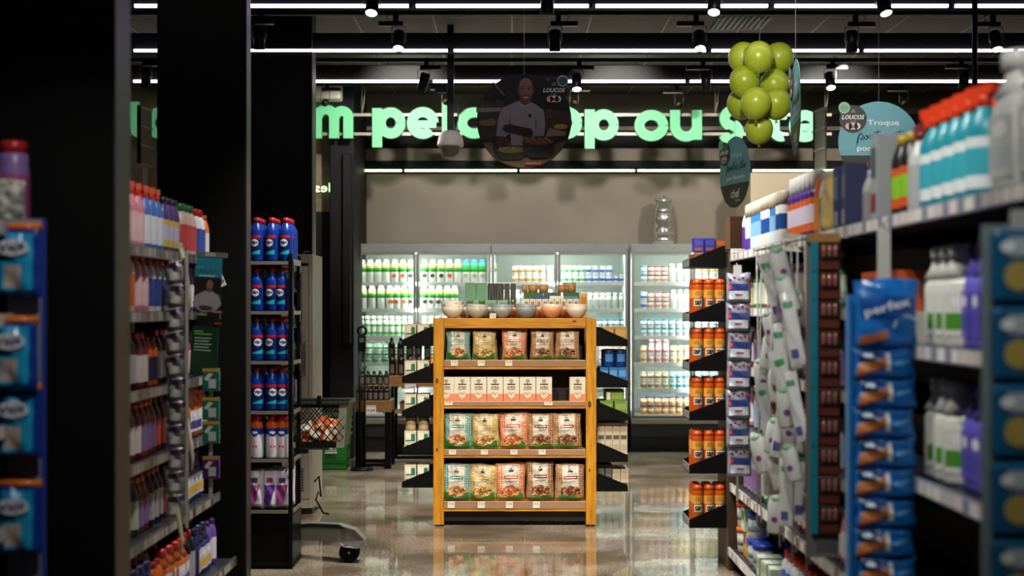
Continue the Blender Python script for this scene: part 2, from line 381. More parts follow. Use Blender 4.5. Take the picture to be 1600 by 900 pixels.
for Y, py in ((8.6, 0), (9.9, 24), (11.5, 97), (12.6, 134)):
    m = MB(); zz = 3.47 if Y < 9 else ZZ(py, Y); m.box(-4.8, 4.8, Y-.02, Y+.02, zz, zz+.03, BLACKP)
    for x in (-3, -1.1, 1.1, 3): m.tube([(x, Y, zz+.03), (x, Y, 3.6)], .004, BLK, 6)
    o = m.build('lighting_track'); tag(o, {8.6: 'black lighting track at the top edge carrying the first row of spotlights', 9.9: 'black lighting track behind the first violet tube carrying spotlights',
        11.5: 'black lighting track between middle and rear tubes carrying spotlights', 12.6: 'black lighting track just above the green letters with small round spotlights'}[Y], 'lighting track')
LENS = mat('#fff4ee', .3, emit=9); LOFF = mat('#3a3834', .2, .5, var=0)
def spotlight(px, py, Y, trackz, lit, ad, tiltx, tilty, small, label):
    s = Y/FPX; c = at(px, py, Y); root = thing('track_spotlight', label, 'spotlight', tuple(c))
    r = .040 if not small else .03; L = .075 if not small else .03; az = .115
    M = Matrix.Rotation(tiltx, 4, 'X') @ Matrix.Rotation(tilty, 4, 'Y')
    q = MB(); q.lathe([(r*.6, L), (r, L*.85), (r, -L), (r*.92, -L), (r*.88, -L+.012)], BLKM, 20)
    q.map(lambda x, y, z: tuple(M @ Vector((x, y, z)))); q.build('lamp_head', root)
    q = MB(); q.lathe([(0, -L+.005), (r*.88, -L+.004)], LENS if lit else (mat('#c8b070', .2, .8) if small else LOFF), 20)
    q.map(lambda x, y, z: tuple(M @ Vector((x, y, z)))); q.build('lens', root)
    q = MB(); w = r+.008; q.tube([(-w, 0, -.01), (-w, 0, az-.02), (w, 0, az-.02), (w, 0, -.01)], .0035, mat('#77756e', .35, .7), 6); q.build('yoke', root)
    q = MB(); x0, x1 = (-.03, ad) if ad > 0 else (ad, .03); q.box(x0, x1, -.018, .018, az-.016, az+.016, BLKM, .003)
    q.box(x0, x1, -.019, .019, az-.019, az-.014, '#8a877e'); q.build('adapter', root)
    q = MB(); top = trackz-c.z; q.box(-.018+ad*.15, .018+ad*.15, -.015, .015, az+.016, top, BLKM, .003)
    q.tube([(ad*.5, 0, az+.016), (ad*.6, 0, az+.05), (ad*.35, 0, az+.075), (ad*.15, 0, az+.08)], .003, BLK, 5); q.build('stem', root)
    return root
SP = [
 (582, 6, 8.6, 3.47, 1, .12, -.5, .05, 0, 'lit black spotlight cut by the top edge above the letter p'), (855, 2, 8.6, 3.47, 0, -.1, .15, 0, 0, 'unlit black spotlight at the top edge above the chef sign'),
 (1116, 5, 8.6, 3.47, 1, .12, -.5, .1, 0, 'lit black spotlight at the top edge just before the balloons'), (1380, 6, 8.6, 3.47, 1, -.1, -.45, -.15, 0, 'lit black spotlight at the top edge above the large teal sign'),
 (405, 60, 9.9, ZZ(24, 9.9), 0, .1, .1, 0, 0, 'unlit spotlight in front of the third dark pillar'),
 (623, 63, 9.9, ZZ(24, 9.9), 1, -.14, -.5, 0, 0, 'lit spotlight with adapter arm, over the letters pe'), (867, 63, 9.9, ZZ(24, 9.9), 0, .16, .1, 0, 0, 'unlit spotlight directly above the dark chef sign'),
 (1093, 63, 9.9, ZZ(24, 9.9), 1, -.16, -.5, 0, 0, 'lit spotlight directly beside the top balloons'), (1331, 64, 9.9, ZZ(24, 9.9), 0, .16, .1, 0, 0, 'unlit spotlight over the narrow edge-on sign and its thread'),
 (1556, 64, 9.9, ZZ(24, 9.9), 1, -.14, -.45, 0, 0, 'lit spotlight beside the ceiling pole, last in its row'),
 (228, 122, 11.5, ZZ(97, 11.5), 0, .1, .1, 0, 0, 'unlit spotlight in the gap between the first two dark pillars'), (662, 128, 11.5, ZZ(97, 11.5), 0, .14, .15, .28, 0, 'unlit spotlight tilted sideways beside the dome camera pole'),
 (901, 128, 11.5, ZZ(97, 11.5), 1, .14, -.45, 0, 0, 'lit spotlight at the right edge of the chef sign'), (1103, 128, 11.5, ZZ(97, 11.5), 0, -.16, .1, 0, 0, 'unlit spotlight over the letter u, below the violet tube'),
 (1297, 126, 11.5, ZZ(97, 11.5), 1, .14, -.5, 0, 0, 'lit spotlight over the letter e, between edge-on and large teal signs'), (1506, 126, 11.5, ZZ(97, 11.5), 0, -.15, .1, .1, 0, 'unlit spotlight above the orange caps beside the ceiling pole'),
 (508, 160, 12.6, ZZ(134, 12.6), 0, .14, -1.2, 0, 1, 'small round spotlight above the letter m'), (697, 158, 12.6, ZZ(134, 12.6), 0, -.14, -1.2, 0, 1, 'small round spotlight behind the dome camera pole'),
 (897, 160, 12.6, ZZ(134, 12.6), 0, .14, -1.2, 0, 1, 'small round spotlight with gold reflector beside the chef sign'), (1061, 163, 12.6, ZZ(134, 12.6), 0, -.14, -1.2, 0, 1, 'small round spotlight with gold reflector over the letters ou'),
 (1412, 160, 12.6, ZZ(134, 12.6), 0, -.14, -1.2, 0, 1, 'small round spotlight behind the large teal sign')]
for a in SP: spotlight(*a)
# air vent, projector-like box above m, pole
t = thing('ceiling_vent', 'black slatted air vent in the ceiling above the balloons', 'vent', (XX(1160, 10.9), 10.9, 3.585))
m = MB(); m.box(-.2, .2, -.3, .3, 0, .014, BLKM); m.build('frame', t)
for i in range(9):
    m = MB(); m.box(-.18+i*.043, -.16+i*.043, -.27, .27, -.012, -.001, '#3a3832'); m.build('slat', t)
t = thing('ceiling_projector', 'pale box-shaped fixture above the letter m beside the third pillar', 'fixture', (XX(511, 12.7), 12.7, ZZ(144, 12.7)))
m = MB(); m.box(-.13, .13, -.1, .1, -.075, .075, '#b8b0a0', .02); m.build('housing', t)
m = MB(); m.tube([(-.06, 0, .075), (-.06, 0, 3.6-ZZ(144, 12.7))], .012, '#b8b0a0'); m.tube([(.08, 0, .075), (.08, 0, 3.6-ZZ(144, 12.7))], .008, '#b8b0a0'); m.build('hanger', t)
m = MB(); m.tube([(0, 0, 3.6), (0, 0, 1.0)], .018, BLKM, 10); m.box(-.05, .05, -.05, .05, 3.57, 3.6, BLKM)
m.box(-.045, .045, -.03, .03, .0, 1.0, BLKM)
o = m.build('ceiling_pole', None, (XX(1523, 8.6), 8.6, 0)); tag(o, 'black vertical pole rising to the ceiling behind the orange caps', 'pole')

# ---------------------------------------------------------------- the lettering "também pelo app ou site"
SY = 13.0; GREEN = mat('#8fd6a2', .5, emit=0, var=0); SIDE = mat('#2f9a4c', .5, emit=.12)
def f_letter(nt, b):
    b.inputs['Base Color'].default_value = lin('#5cae78'); b.inputs['Emission Color'].default_value = lin('#62c482'); b.inputs['Emission Strength'].default_value = .32
GREEN = node_mat('green_acrylic', f_letter, .5)
sign = thing('wall_sign', 'green illuminated lettering on two rails across the rear of the shop', 'sign', (0, SY, 0))
sx = lambda px: XX(px, SY); szz = lambda py: ZZ(py, SY)
def arc(cx, cy, r, a0, a1, n=20, ry=None):
    return [(sx(cx+r*math.cos(math.radians(a0+(a1-a0)*i/n))), szz(cy-(ry or r)*math.sin(math.radians(a0+(a1-a0)*i/n)))) for i in range(n+1)]
def ln(*p): return [(sx(a), szz(b)) for a, b in p]
WS = 15.5*SY/FPX
def letter(strokes, dots=()):
    m = MB()
    for st in strokes:
        pts, w = st if isinstance(st, tuple) else (st, WS)
        m.stroke(pts, w, -.045-.0006*len(m.v)/50, .0, GREEN, mside=SIDE)
    return m.build('letter', sign)
def ring(cx, cy=193, r=16.5, rx=None): return arc(cx, cy, rx or r, 0, 360, 32, r)
letter([ln((212, 160), (212, 200)), arc(222, 199, 10, 180, 280), ln((196, 176), (226, 176))])                                # t
letter([ring(251, 193, 16.5, 15), ln((268, 170), (268, 217))])                                                                 # a
for cx in (300,): letter([ln((288, 170), (288, 217)), arc(303, 186, 15, 0, 180), ln((318, 186), (318, 217)), arc(333, 186, 15, 0, 180), ln((348, 186), (348, 217))])  # m
letter([ln((368, 158), (368, 217)), ring(386)])                                                                                # b
letter([arc(432, 193, 16.5, 0, 320), (ln((417, 195), (448, 195)), WS*.7), (ln((430, 164), (440, 156)), WS*.7)])                # é
letter([ln((496, 170), (496, 217)), arc(510, 185, 13, 0, 180), ln((523, 185), (523, 217)), arc(535, 185, 10.5, 0, 180), ln((545, 185), (545, 217))])   # m
letter([ln((590, 170), (590, 231)), ring(611, 193, 16.5, 15.5)])                                                               # p
letter([arc(661, 193, 17, 0, 318), (ln((648, 195), (682, 195)), WS*.75)])                                                       # e
letter([ln((698.5, 160), (698.5, 217))])                                                                                         # l
letter([ring(741, 193, 16.5, 18.5)])                                                                                             # o
letter([ring(812), ln((829, 170), (829, 217))])                                                                                # a
letter([ln((856, 170), (856, 231)), ring(885, 193, 17, 16.5)])                                                                 # p
letter([ln((921, 172), (921, 233)), ring(943, 196, 16.5, 15.5)])                                                               # p
letter([ring(1017, 197, 16.5, 18.5)])                                                                                            # o
letter([ln((1054, 173), (1054, 197)), arc(1071, 197, 17, 180, 360), ln((1088, 173), (1088, 219))])                               # u
letter([arc(1143, 186, 12, 25, 250, 14), arc(1141, 207, 12, 70, -160, 14), (ln((1132, 192), (1152, 202)), WS*.9)])              # s
letter([ln((1177, 178), (1177, 220)), (ln((1177, 162), (1177, 171)), WS*1.05)])                                                 # i
letter([ln((1209, 163), (1209, 205)), arc(1219, 204, 10, 180, 290), ln((1197, 180), (1228, 180))])                               # t
letter([arc(1256, 198, 17, 0, 318), (ln((1243, 200), (1277, 200)), WS*.75)])                                                    # e
RAIL = mat('#8f8878', .4, .3)
for py in (179, 209):
    m = MB(); m.box(sx(190), sx(1300), .01, .035, szz(py+2.2), szz(py-2.2), RAIL); m.build('rail', sign)
for px in (400, 565, 830, 1118, 1290):
    m = MB(); m.tube([(sx(px), .02, szz(176)), (sx(px), .02, 3.6)], .005, RAIL, 6); m.tube([(sx(px), .02, szz(176)), (sx(px)+.02, .02, szz(160)), (sx(px)+.03, .02, szz(140)), (sx(px), .02, szz(128))], .006, RAIL, 6); m.build('hanger', sign)
# small mirrored neon word
m = MB(); NEO = mat('#d8ffb8', .4, emit=2.2); m.text('des', 0, 0, .085, 0, NEO, w=.19, flip=True, bold=0)
m.map(lambda x, y, z: (x, y, z)); nn = m.build('neon_word', None, (XX(508, 13.3), 13.3, ZZ(293, 13.3)))
tag(nn, 'small green neon word seen in mirror writing beside the third pillar', 'neon sign')
g = MB(); g.tube([(-.1, .02, .05), (-.1, .08, .05)], .004, BLK, 6); g.tube([(.1, .02, .0), (.1, .08, .0)], .004, BLK, 6); g.build('standoff', nn)

# ---------------------------------------------------------------- dome camera
Y = 11.1; t = thing('dome_camera', 'white dome security camera hanging on a black pole before the letters', 'security camera', (XX(704, Y), Y, ZZ(226, Y)))
m = MB(); m.lathe([(.1, -.015), (.104, 0), (.1, .03), (.088, .07), (.06, .1), (.028, .112), (.02, .115)], '#d8d2c4', 28); m.build('housing', t)
m = MB(); m.lathe([(0, -.105), (.03, -.1), (.055, -.083), (.073, -.05), (.078, -.012)], mat('#b8b4a8', .05, trans=.8, var=0), 24); m.build('dome_cover', t)
m = MB(); m.lathe([(0, -.08), (.035, -.07), (.05, -.04), (.05, -.016)], mat('#2a2824', .3), 16); m.build('camera_eye', t)
m = MB(); hh = 3.6-ZZ(226, Y); m.box(-.026, .026, -.026, .026, .11, hh, BLKM, .003); m.box(-.12, -.03, -.02, .02, ZZ(142, Y)-ZZ(226, Y)-.015, ZZ(142, Y)-ZZ(226, Y)+.02, BLKM); m.build('pole', t)
m = MB(); m.tube([(.03, -.02, .1), (.06, -.02, .2), (.055, -.02, .3), (.03, -.02, .36)], .005, '#55524c', 6); m.build('cable', t)

# ---------------------------------------------------------------- balloons
BAL = [mat('#b6c636', .32, var=.03), mat('#aabc2c', .32, var=.03)]
def balloon_mb(k):
    m = MB(); R = .098; m.lathe([(0, R*1.02)]+[(R*math.sin(a), R*math.cos(a)*(1.0 if a < 1.6 else 1.13)) for a in [i*PI/12 for i in range(1, 12)]]+[(.006, -R*1.14), (.004, -R*1.2), (.012, -R*1.27)][:2], BAL[k], 24); return m
BK = []
for k in range(2):
    kn = MB(); kn.lathe([(.004, -.113), (.006, -.118), (.013, -.128), (.002, -.129)], '#7e8e10', 10)
    BK.append(Kind('balloon', 'balloon', 'green balloon', [('balloon', balloon_mb(k)), ('knot', kn)]))
for i, (px, py, Y, why) in enumerate(((1161, 89, 9.32, 'at the upper left of the hanging cluster'), (1217, 89, 9.42, 'at the upper right of the hanging cluster'), (1185, 88, 9.12, 'in the middle of the top row of the cluster'),
        (1163, 126, 9.2, 'in the second row of the cluster, above the tilted oval sign'), (1210, 131, 9.34, 'in the second row of the cluster, beside the edge-on sign'), (1159, 161, 9.34, 'in the third row of the cluster, partly hidden behind its neighbour'),
        (1181, 160, 9.07, 'in the third row of the cluster, in front of its neighbours'), (1213, 161, 9.19, 'in the third row of the cluster, beside the edge-on sign'), (1186, 201, 9.2, 'hanging lowest in the cluster'))):
    BK[i % 2].put(XX(px, Y), Y, ZZ(py, Y), random.uniform(0, 6), why, solo=True, tilt=0, sc=1.0 if i != 8 else .93)
m = MB(); Y = 9.33; m.tube([(0, 0, 0), (0, 0, 3.6-ZZ(132, Y))], .002, '#8a8a80', 5); o = m.build('balloon_thread', None, (XX(1187, Y), Y, ZZ(132, Y))); tag(o, 'thin thread holding the green balloon cluster', 'thread')

# ---------------------------------------------------------------- round hanging signs
TEAL = mat('#6fb0b8', .5, var=.02); DKG = mat('#38382c', .5, var=.02); WH = mat('#eeece6', .5, var=0); INK = mat('#17383c', .5, var=0); PINKP = mat('#e8d0cc', .5, var=0)
def loucos(m, cx, cz, r, k, y):   # small dark badge, r in metres
    m.ell(cx, cz, r, r, y, y+.003, DKG if k else mat('#0c140c', .5, var=0), 28)
    m.text('LOUCOS', cx, cz+.12*r, .32*r, y-.001, WH, w=1.65*r, bold=.03, shear=.25)
    m.text('POR', cx, cz-.2*r, .14*r, y-.001, mat('#9a9a90', var=0), w=.42*r)
    m.ell(cx-.3*r, cz-.53*r, .24*r, .24*r, y-.001, y, PINKP, 16); m.ell(cx+.3*r, cz-.53*r, .24*r, .24*r, y-.001, y, PINKP, 16); m.box(cx-.3*r, cx+.3*r, y-.001, y, cz-.77*r, cz-.29*r, PINKP)
    m.text('stix', cx+.18*r, cz-.53*r, .3*r, y-.002, mat('#2a2420', var=0), w=.5*r, bold=.01)
    for i in range(4): m.box(cx-.42*r, cx-.2*r, y-.002, y-.001, cz-(.4+i*.07)*r, cz-(.37+i*.07)*r, '#b04a48')
    m.poly([(cx-.2*r, cz+.45*r), (cx+.2*r, cz+.45*r), (cx+.12*r, cz+.68*r), (cx-.05*r, cz+.72*r)], y-.001, y, '#6a8070')
    c2 = '#7ab890' if k else '#2f6a50'
    m.ell(cx-.72*r*(1 if k else -1)*.9, cz+.8*r, .42*r, .42*r, y-.003, y-.001, '#b8d0c0', 20); m.ell(cx-.72*r*(1 if k else -1)*.9, cz+.8*r, .35*r, .35*r, y-.004, y-.003, c2, 20)
    m.text('stix', cx-.72*r*(1 if k else -1)*.9, cz+.8*r, .1*r, y-.005, INK, w=.4*r)
def promo(px, py, Y, rot, topy, label, badge=True):
    R = .285; t = thing('hanging_sign', label, 'sign', (XX(px, Y), Y, ZZ(py, Y)), rot)
    zc = -.33*R; a = math.asin(-.33)
    m = MB(); up = [(R*math.cos(q), R*math.sin(q)) for q in [a+(PI-2*a)*i/40 for i in range(41)]]; m.poly(up, -.002, .002, TEAL); m.build('board', t)
    m = MB(); lo = [(R*math.cos(q), R*math.sin(q)) for q in [PI-a+(PI+2*a)*i/30 for i in range(31)]]; m.poly(lo, -.002, .002, DKG); m.build('lower_board', t, label='dark olive lower part of the round board')
    m = MB(); sc = R/65
    P = lambda dx, dy: (dx*sc, -dy*sc)
    m.text('Troque', *P(7, -30), 11*sc, -.004, WH, w=51*sc, bold=.02)
    for pts in (  # hand-drawn script "pontos stix"
        [(-34, 2), (-33, -8), (-30, -16), (-33, -6), (-37, 10), (-33, -9), (-28, -14), (-25, -9), (-30, -4), (-26, -4), (-21, -11), (-24, -6), (-20, -4), (-17, -10), (-21, -10), (-16, -6), (-13, -12), (-14, -4), (-10, -11), (-8, -5), (-4, -12), (-1, -20), (-4, -5), (0, -5), (3, -11), (1, -5), (5, -5), (7, -11), (3, -10), (9, -8), (12, -13), (13, -6), (8, -3)],
        [(26, -14), (21, -11), (25, -6), (20, -2), (25, -4), (31, -12), (34, -20), (31, -5), (35, -6), (38, -12), (37, -5), (41, -8), (44, -12), (46, -5), (49, -6)], [(43, -4), (51, -13)], [(-8, -15), (3, -17)], [(27, -15), (38, -17)], [(39, -17), (39.8, -18.4)]):
        m.stroke([P(a_, b_) for a_, b_ in pts], 1.5*sc, -.0045, -.0035, INK)
    m.text('por Panelas', *P(4, 11), 11*sc, -.004, WH, w=78*sc, bold=.02)
    m.text('i', *P(-18, 39), 16*sc, -.004, mat('#c83a30', var=0), w=3*sc, bold=.02); m.text('chef', *P(4, 39), 16*sc, -.004, WH, w=36*sc, bold=.02); m.text('POLISHOP', *P(14, 52), 4*sc, -.004, WH, w=20*sc)
    m.build('printing', t)
    m = MB(); loucos(m, -.64*R, .57*R, 22*sc, True, -.009); m.build('badge', t)
    m = MB(); m.tube([(0, 0, R), (0, 0, 3.6-ZZ(py, Y))], .0015, '#a8a498', 5); m.build('thread', t)
promo(1373, 222, 10.0, 0, 0, 'large round teal sign facing the customer, behind the shelf tops')
promo(1148, 269, 11.4, math.radians(-74), 0, 'round teal sign turned sideways to a narrow oval below the balloons')
promo(1243, 168, 8.45, math.radians(-95.3), 0, 'round teal sign turned edge-on beside the balloons')

def chef(m, X, y, k=1.0, lit=1.0):
    """printed photograph of a cook; X maps the sign's pixels to local metres"""
    d = [0]
    def P(pts, col, oy=None): d[0] += .0003; m.poly([X(a, b) for a, b in pts], y-d[0]-.0002, y-d[0], mat(col, .6, var=0))
    def E(cx, cy, rx, ry, col, n=20):
        d[0] += .0003; c = X(cx, cy); e = X(cx+rx, cy); f = X(cx, cy-ry); m.ell(c[0], c[1], e[0]-c[0], f[1]-c[1], y-d[0]-.0002, y-d[0], mat(col, .6, var=0), n)
    return P, E
Y = 9.3; t = thing('hanging_sign', 'dark round hanging sign printed with a bald cook in white jacket', 'sign', (XX(819, Y), Y, ZZ(189, Y)))
R = 74*Y/FPX
m = MB(); m.ell(0, 0, R, R, 0, .004, mat('#0d0c0b', .35, var=0), 48); m.build('board', t)
m = MB(); X = lambda a, b: ((a-819)*Y/FPX, -(b-189)*Y/FPX); P, E = chef(m, X, -.0005)
def arcp(a0, a1, r=73): return [(819+r*math.cos(math.radians(q)), 189-r*math.sin(math.radians(q))) for q in [a0+(a1-a0)*i/14 for i in range(15)]]
P(arcp(158, 204)+[(776, 219), (779, 172)], '#3c3530'); P(arcp(-28, 12)+[(850, 174), (852, 223)], '#3a2c22'); P(arcp(207, 333), '#6b5846'); P([(744.5, 168), (783, 168), (783, 174), (744, 176)], '#8a8076'); 
for i in range(9): P([(752+i*4, 167), (752+i*4, 156+(i*7) % 6), (754.4+i*4, 156+(i*7) % 6), (754.4+i*4, 167)], '#4c4a48')
P([(769, 128), (771, 127), (789, 149), (787, 150)], '#6a6a66'); E(762, 192, 14, 5, '#7a6a3c'); E(768, 188, 6, 3, '#6a7a34'); E(876, 198, 11, 4, '#b08a34'); E(858, 178, 8, 8, '#4a3a30'); P([(858, 200), (884, 206), (884, 212), (852, 214)], '#8a7a68')
P([(809, 158), (800, 162), (784, 169), (778, 186), (775, 213), (790, 214), (797, 208), (799, 228), (832, 226), (835, 213), (850, 213), (852, 192), (849, 172), (838, 164), (829, 159)], '#8f8c8a')
P([(812, 157), (819, 165), (828, 157), (829, 163), (819, 168), (810, 163)], '#a09c98'); P([(797, 178), (798, 196), (796, 206), (794, 190)], '#6e6b69'); P([(838, 180), (839, 200), (836, 208), (836, 190)], '#6e6b69')
P([(787, 196), (796, 194), (818, 199), (830, 201), (832, 213), (820, 214), (806, 210), (790, 207), (785, 203)], '#3b2622'); P([(815, 202), (829, 201), (833, 207), (832, 216), (818, 214)], '#2a1c1a'); P([(776, 217), (780, 213), (792, 214), (796, 222), (790, 228), (778, 226)], '#4a302a')
for i in range(4): P([(818+i*3.6, 213), (821+i*3.6, 213), (820.5+i*3.6, 218-i*.5), (818+i*3.6, 218-i*.5)], '#4a302a')
P([(813, 150), (828, 150), (828, 161), (820, 165), (812, 160)], '#6a4636')
E(821.5, 141, 11.3, 19, '#7c5a48', 28); E(810.4, 143, 1.8, 4, '#6a4636'); E(832.8, 143, 1.8, 4, '#6a4636'); E(821.5, 132, 10, 9, '#8a6650')
P([(811, 147), (813, 154), (817, 160), (822, 162), (827, 160), (831, 153), (832, 146), (828, 149), (821, 148), (815, 149)], '#5a4a42'); P([(816, 152), (827, 152), (824, 155.4), (819, 155.4)], '#8a4a40'); P([(817, 152), (826, 152), (824, 153.6), (819, 153.6)], '#c8bcb0')
P([(814, 136), (819, 135), (819, 136.5), (814, 137.5)], '#2a1c16'); P([(824, 135), (829, 136), (829, 137.5), (824, 136.5)], '#2a1c16'); E(816.7, 139.4, 2, 1, '#1c1412', 10); E(826.4, 139.4, 2, 1, '#1c1412', 10); P([(821, 138), (823, 138), (824.6, 146), (819.6, 146)], '#8f6a54')
P([(825, 179), (829, 178), (831, 183), (826, 184)], '#1a1a1a')
P([(771, 232), (824, 232), (822, 244), (812, 250), (784, 250), (774, 243)], '#0a0908'); P([(771, 233), (768, 214), (771, 214), (780, 230)], '#141210'); E(798, 234, 26, 6.5, '#171513', 28); E(798.5, 234.5, 21, 5, '#75703e', 24)
for i in range(26): E(782+(i*13) % 34, 231.5+(i*7) % 6, 1.6, .9, ('#a09a60', '#8a8450', '#5a5a2e')[i % 3], 6)
P([(816, 222), (868, 222), (864, 240), (853, 247), (830, 247), (818, 240)], '#080707'); P([(866, 221), (889, 210), (889, 213), (868, 226)], '#100e0d'); E(842, 222, 26, 7, '#171310', 28); E(842, 221, 23.5, 6, '#6a3a28', 24)
for i in range(30): E(822+(i*17) % 42, 216.5+(i*5) % 8, 2.4, 1.1, ('#9a6a4a', '#7a3420', '#b08a6a')[i % 3], 6)
m.build('printed_photo', t)
m = MB(); c = X(833, 255.5); m.box(c[0]-.055, c[0]+.055, -.016, -.012, c[1]-.013, c[1]+.013, '#8f2a22'); m.text('POLISHOP', c[0], c[1], .012, -.017, '#d8a8a0', w=.1, bold=.02); m.build('red_plate', t)
m = MB(); c = X(865.5, 144); loucos(m, c[0], c[1], 21*Y/FPX, False, -.016); m.build('badge', t)
m = MB(); m.tube([(0, 0, R), (0, 0, 3.6-ZZ(189, Y))], .0018, '#b8b4a8', 5); m.build('thread', t)

# ---------------------------------------------------------------- glass milk can on top of the fridges
GLS = mat('#c8c4b8', .08, .75, var=.1)
Y = 13.95; t = thing('display_bottle', 'oversized silvery glass jar with lid standing on top of the fridges', 'jar', (XX(1038.5, Y), Y+.12, 2.021))
m = MB(); m.lathe([(.09, 0), (.104, .012), (.104, .05), (.099, .06), (.104, .075), (.104, .15), (.098, .16), (.104, .17), (.104, .29), (.098, .3), (.104, .31), (.1, .35), (.08, .385), (.072, .4), (.072, .415)], GLS, 28); m.build('body', t)
m = MB(); m.lathe([(.078, .41), (.082, .42), (.082, .45), (.05, .462), (.03, .465), (.03, .48), (0, .482)], GLS, 24); m.build('lid', t)
m = MB(); m.box(-.095, .095, -.108, -.103, .09, .115, '#6e6a5c'); m.build('label_band', t)

# ---------------------------------------------------------------- product shapes
def wrapf(r, sy=1): return lambda x, y, z: ((r-y)*math.sin(x/r), -(r-y)*math.cos(x/r)*sy, z)
def gell(m, cx, cz, rx, rz, y, mt, n=8):
    m.grid(lambda u, v: (cx+(2*u-1)*rx*math.sqrt(max(0, 1-(2*v-1)**2)), y, cz+(2*v-1)*rz), n, n, mt); return m
def bottle(h, r, body, cap, label, sy=1, neck=.42, cap_h=.1, lab=(.12, .6), shoulder=.68, lw=1.0, acc=None, rough=.35, capr=None, tri=False):
    b = MB(); zc = h*(1-cap_h)
    prof = [(r*.88, 0), (r, .01), (r, h*shoulder*.98), (r*.93, h*(shoulder+.05)), (r*neck*1.25, zc*.97), (r*neck, zc)]
    b.lathe(prof, mat(body, rough), 16, sy)
    c = MB(); cr = capr or r*neck*1.15
    c.lathe([(cr, zc-.003), (cr, h*.985), (cr*.85, h), (0, h)], mat(cap, .35), 14, max(sy, .8))
    parts = [('bottle', b), ('cap', c)]
    if label:
        l = MB(); a = PI*lw*.9; ms = [mat(label, .4)]*3
        if acc: ms = [mat(acc, .4), mat(label, .4), mat(acc, .4)]
        z0, z1 = h*lab[0], h*lab[1]; q = (z1-z0)
        l.lathe([(r+.0009, z0), (r+.0009, z0+q*.25), (r+.0009, z0+q*.8), (r+.0009, z1)], ms, 16, sy, 0, 0, -a, a)
        parts.append(('label', l))
    if tri:
        t = MB(); t.poly([(-r*.5, h*.9), (-r*1.0, h*1.0), (-r*1.05, h*1.08), (r*.7, h*1.1), (r*.8, h*1.02), (r*.2, h*.98), (r*.3, h*.9)], -.011, .011, mat(cap, .35))
        t.poly([(-r*.75, h*1.0), (-r*.95, h*.86), (-r*.82, h*.86), (-r*.55, h*.98)], -.006, .006, mat(cap, .35)); parts.append(('trigger', t))
    return parts
def jug(h, w, d, body, cap, label, acc):
    b = MB()  # front/back rounded slab with a handle loop
    b.lathe([(w*.44, 0), (w*.5, .012), (w*.5, h*.6), (w*.42, h*.68)], mat(body, .35), 20, d/w, ex=3)
    b.lathe([(w*.42, h*.68), (w*.25, h*.8), (w*.2, h*.88)], mat(body, .35), 16, d/w*1.2, cx=-w*.12)
    b.tube([(w*.02, 0, h*.84), (w*.25, 0, h*.86), (w*.42, 0, h*.78), (w*.43, 0, h*.6)], w*.085, mat(body, .35), 8)
    c = MB(); c.lathe([(w*.24, h*.87), (w*.24, h*.97), (w*.2, h), (0, h)], mat(cap, .35), 14, 1, -w*.12)
    l = MB(); y = -d*.5-.0015
    l.box(-w*.33, w*.33, y, y+.002, h*.12, h*.55, label); l.box(-w*.33, w*.33, y-.0005, y, h*.18, h*.34, acc); gell(l, 0, h*.45, w*.2, h*.06, y-.001, mat('#f0f0f0'))
    return [('bottle', b), ('cap', c), ('label', l)]
def aero(h, r, body, top, cap, mid=None, ch=.86):
    b = MB(); b.lathe([(r*.94, 0), (r, .006), (r, h*.3), (r, h*.58), (r, h*.82), (r*.8, h*.87)], [mat(body, .3), mat(body, .3), mat(mid or body, .3), mat(top, .3), mat('#c0c0bc', .3, .8)], 18)
    c = MB(); cr = .88 if ch > .8 else 1.03; c.lathe([(r*cr, h*ch), (r*cr, h*.96), (r*.8*cr, h), (0, h)], mat(cap, .35), 16); return [('can', b), ('cap', c)]
def boxp(w, d, h, col, pan=None, acc=None, side=None):
    b = MB(); b.box(-w/2, w/2, -d/2, d/2, 0, h, mat(side or col, .5), .0015); p = [('carton', b)]
    if pan:
        l = MB(); l.box(-w*.47, w*.47, -d/2-.0012, -d/2-.0002, h*.03, h*.97, col); l.box(-w*.4, w*.4, -d/2-.0018, -d/2-.001, h*.5, h*.85, pan)
        if acc: l.box(-w*.4, w*.4, -d/2-.0018, -d/2-.001, h*.1, h*.32, acc)
        p.append(('printed_front', l))
    return p
def tub(h, r, body, lid, band=None, tier=1):
    b = MB(); b.lathe([(r*.86, 0), (r*.9, .004), (r*.97, h*.85)], mat(body, .4), 18); c = MB(); c.lathe([(r*1.04, h*.84), (r*1.04, h*.97), (r*.98, h), (0, h)], mat(lid, .35), 18)
    p = [('tub', b), ('lid', c)]
    if band: l = MB(); l.lathe([(r*.93, h*.3), (r*.955, h*.6)], mat(band, .4), 18); l.map(lambda x, y, z: (x*1.01, y*1.01, z)); p.append(('label', l))
    return p
def pouch_surf(w, d, h, seed=0, top=.93):
    rnd = random.Random(seed); ph = [rnd.uniform(0, 6.3) for _ in range(4)]
    def f(u, v, sgn=-1, off=0):
        x = (u-.5)*w*(1-.06*math.sin(v*PI)+.03*math.sin(v*5+ph[3])); e = max(0, 1-abs(2*u-1)**2.6)**.5
        k = (math.sin(min(1, v/.12)*PI/2))*(1-.0*v) if v < .12 else (math.cos(max(0, (v-.55)/.45)*PI/2)**.7 if v > .55 else 1)
        wr = .005*math.sin(9*u+ph[0]+7*v)*e+.0035*math.sin(17*v+ph[1]+9*u)*e+.0025*math.sin(31*u+ph[2])*v
        y = sgn*(d/2*e*max(k, .03)+off)+wr*(1 if k > .1 else .5)
        z = h*v+.004*math.sin(6*u+ph[1])*(v > .9)
        return (x, y, z)
    return f
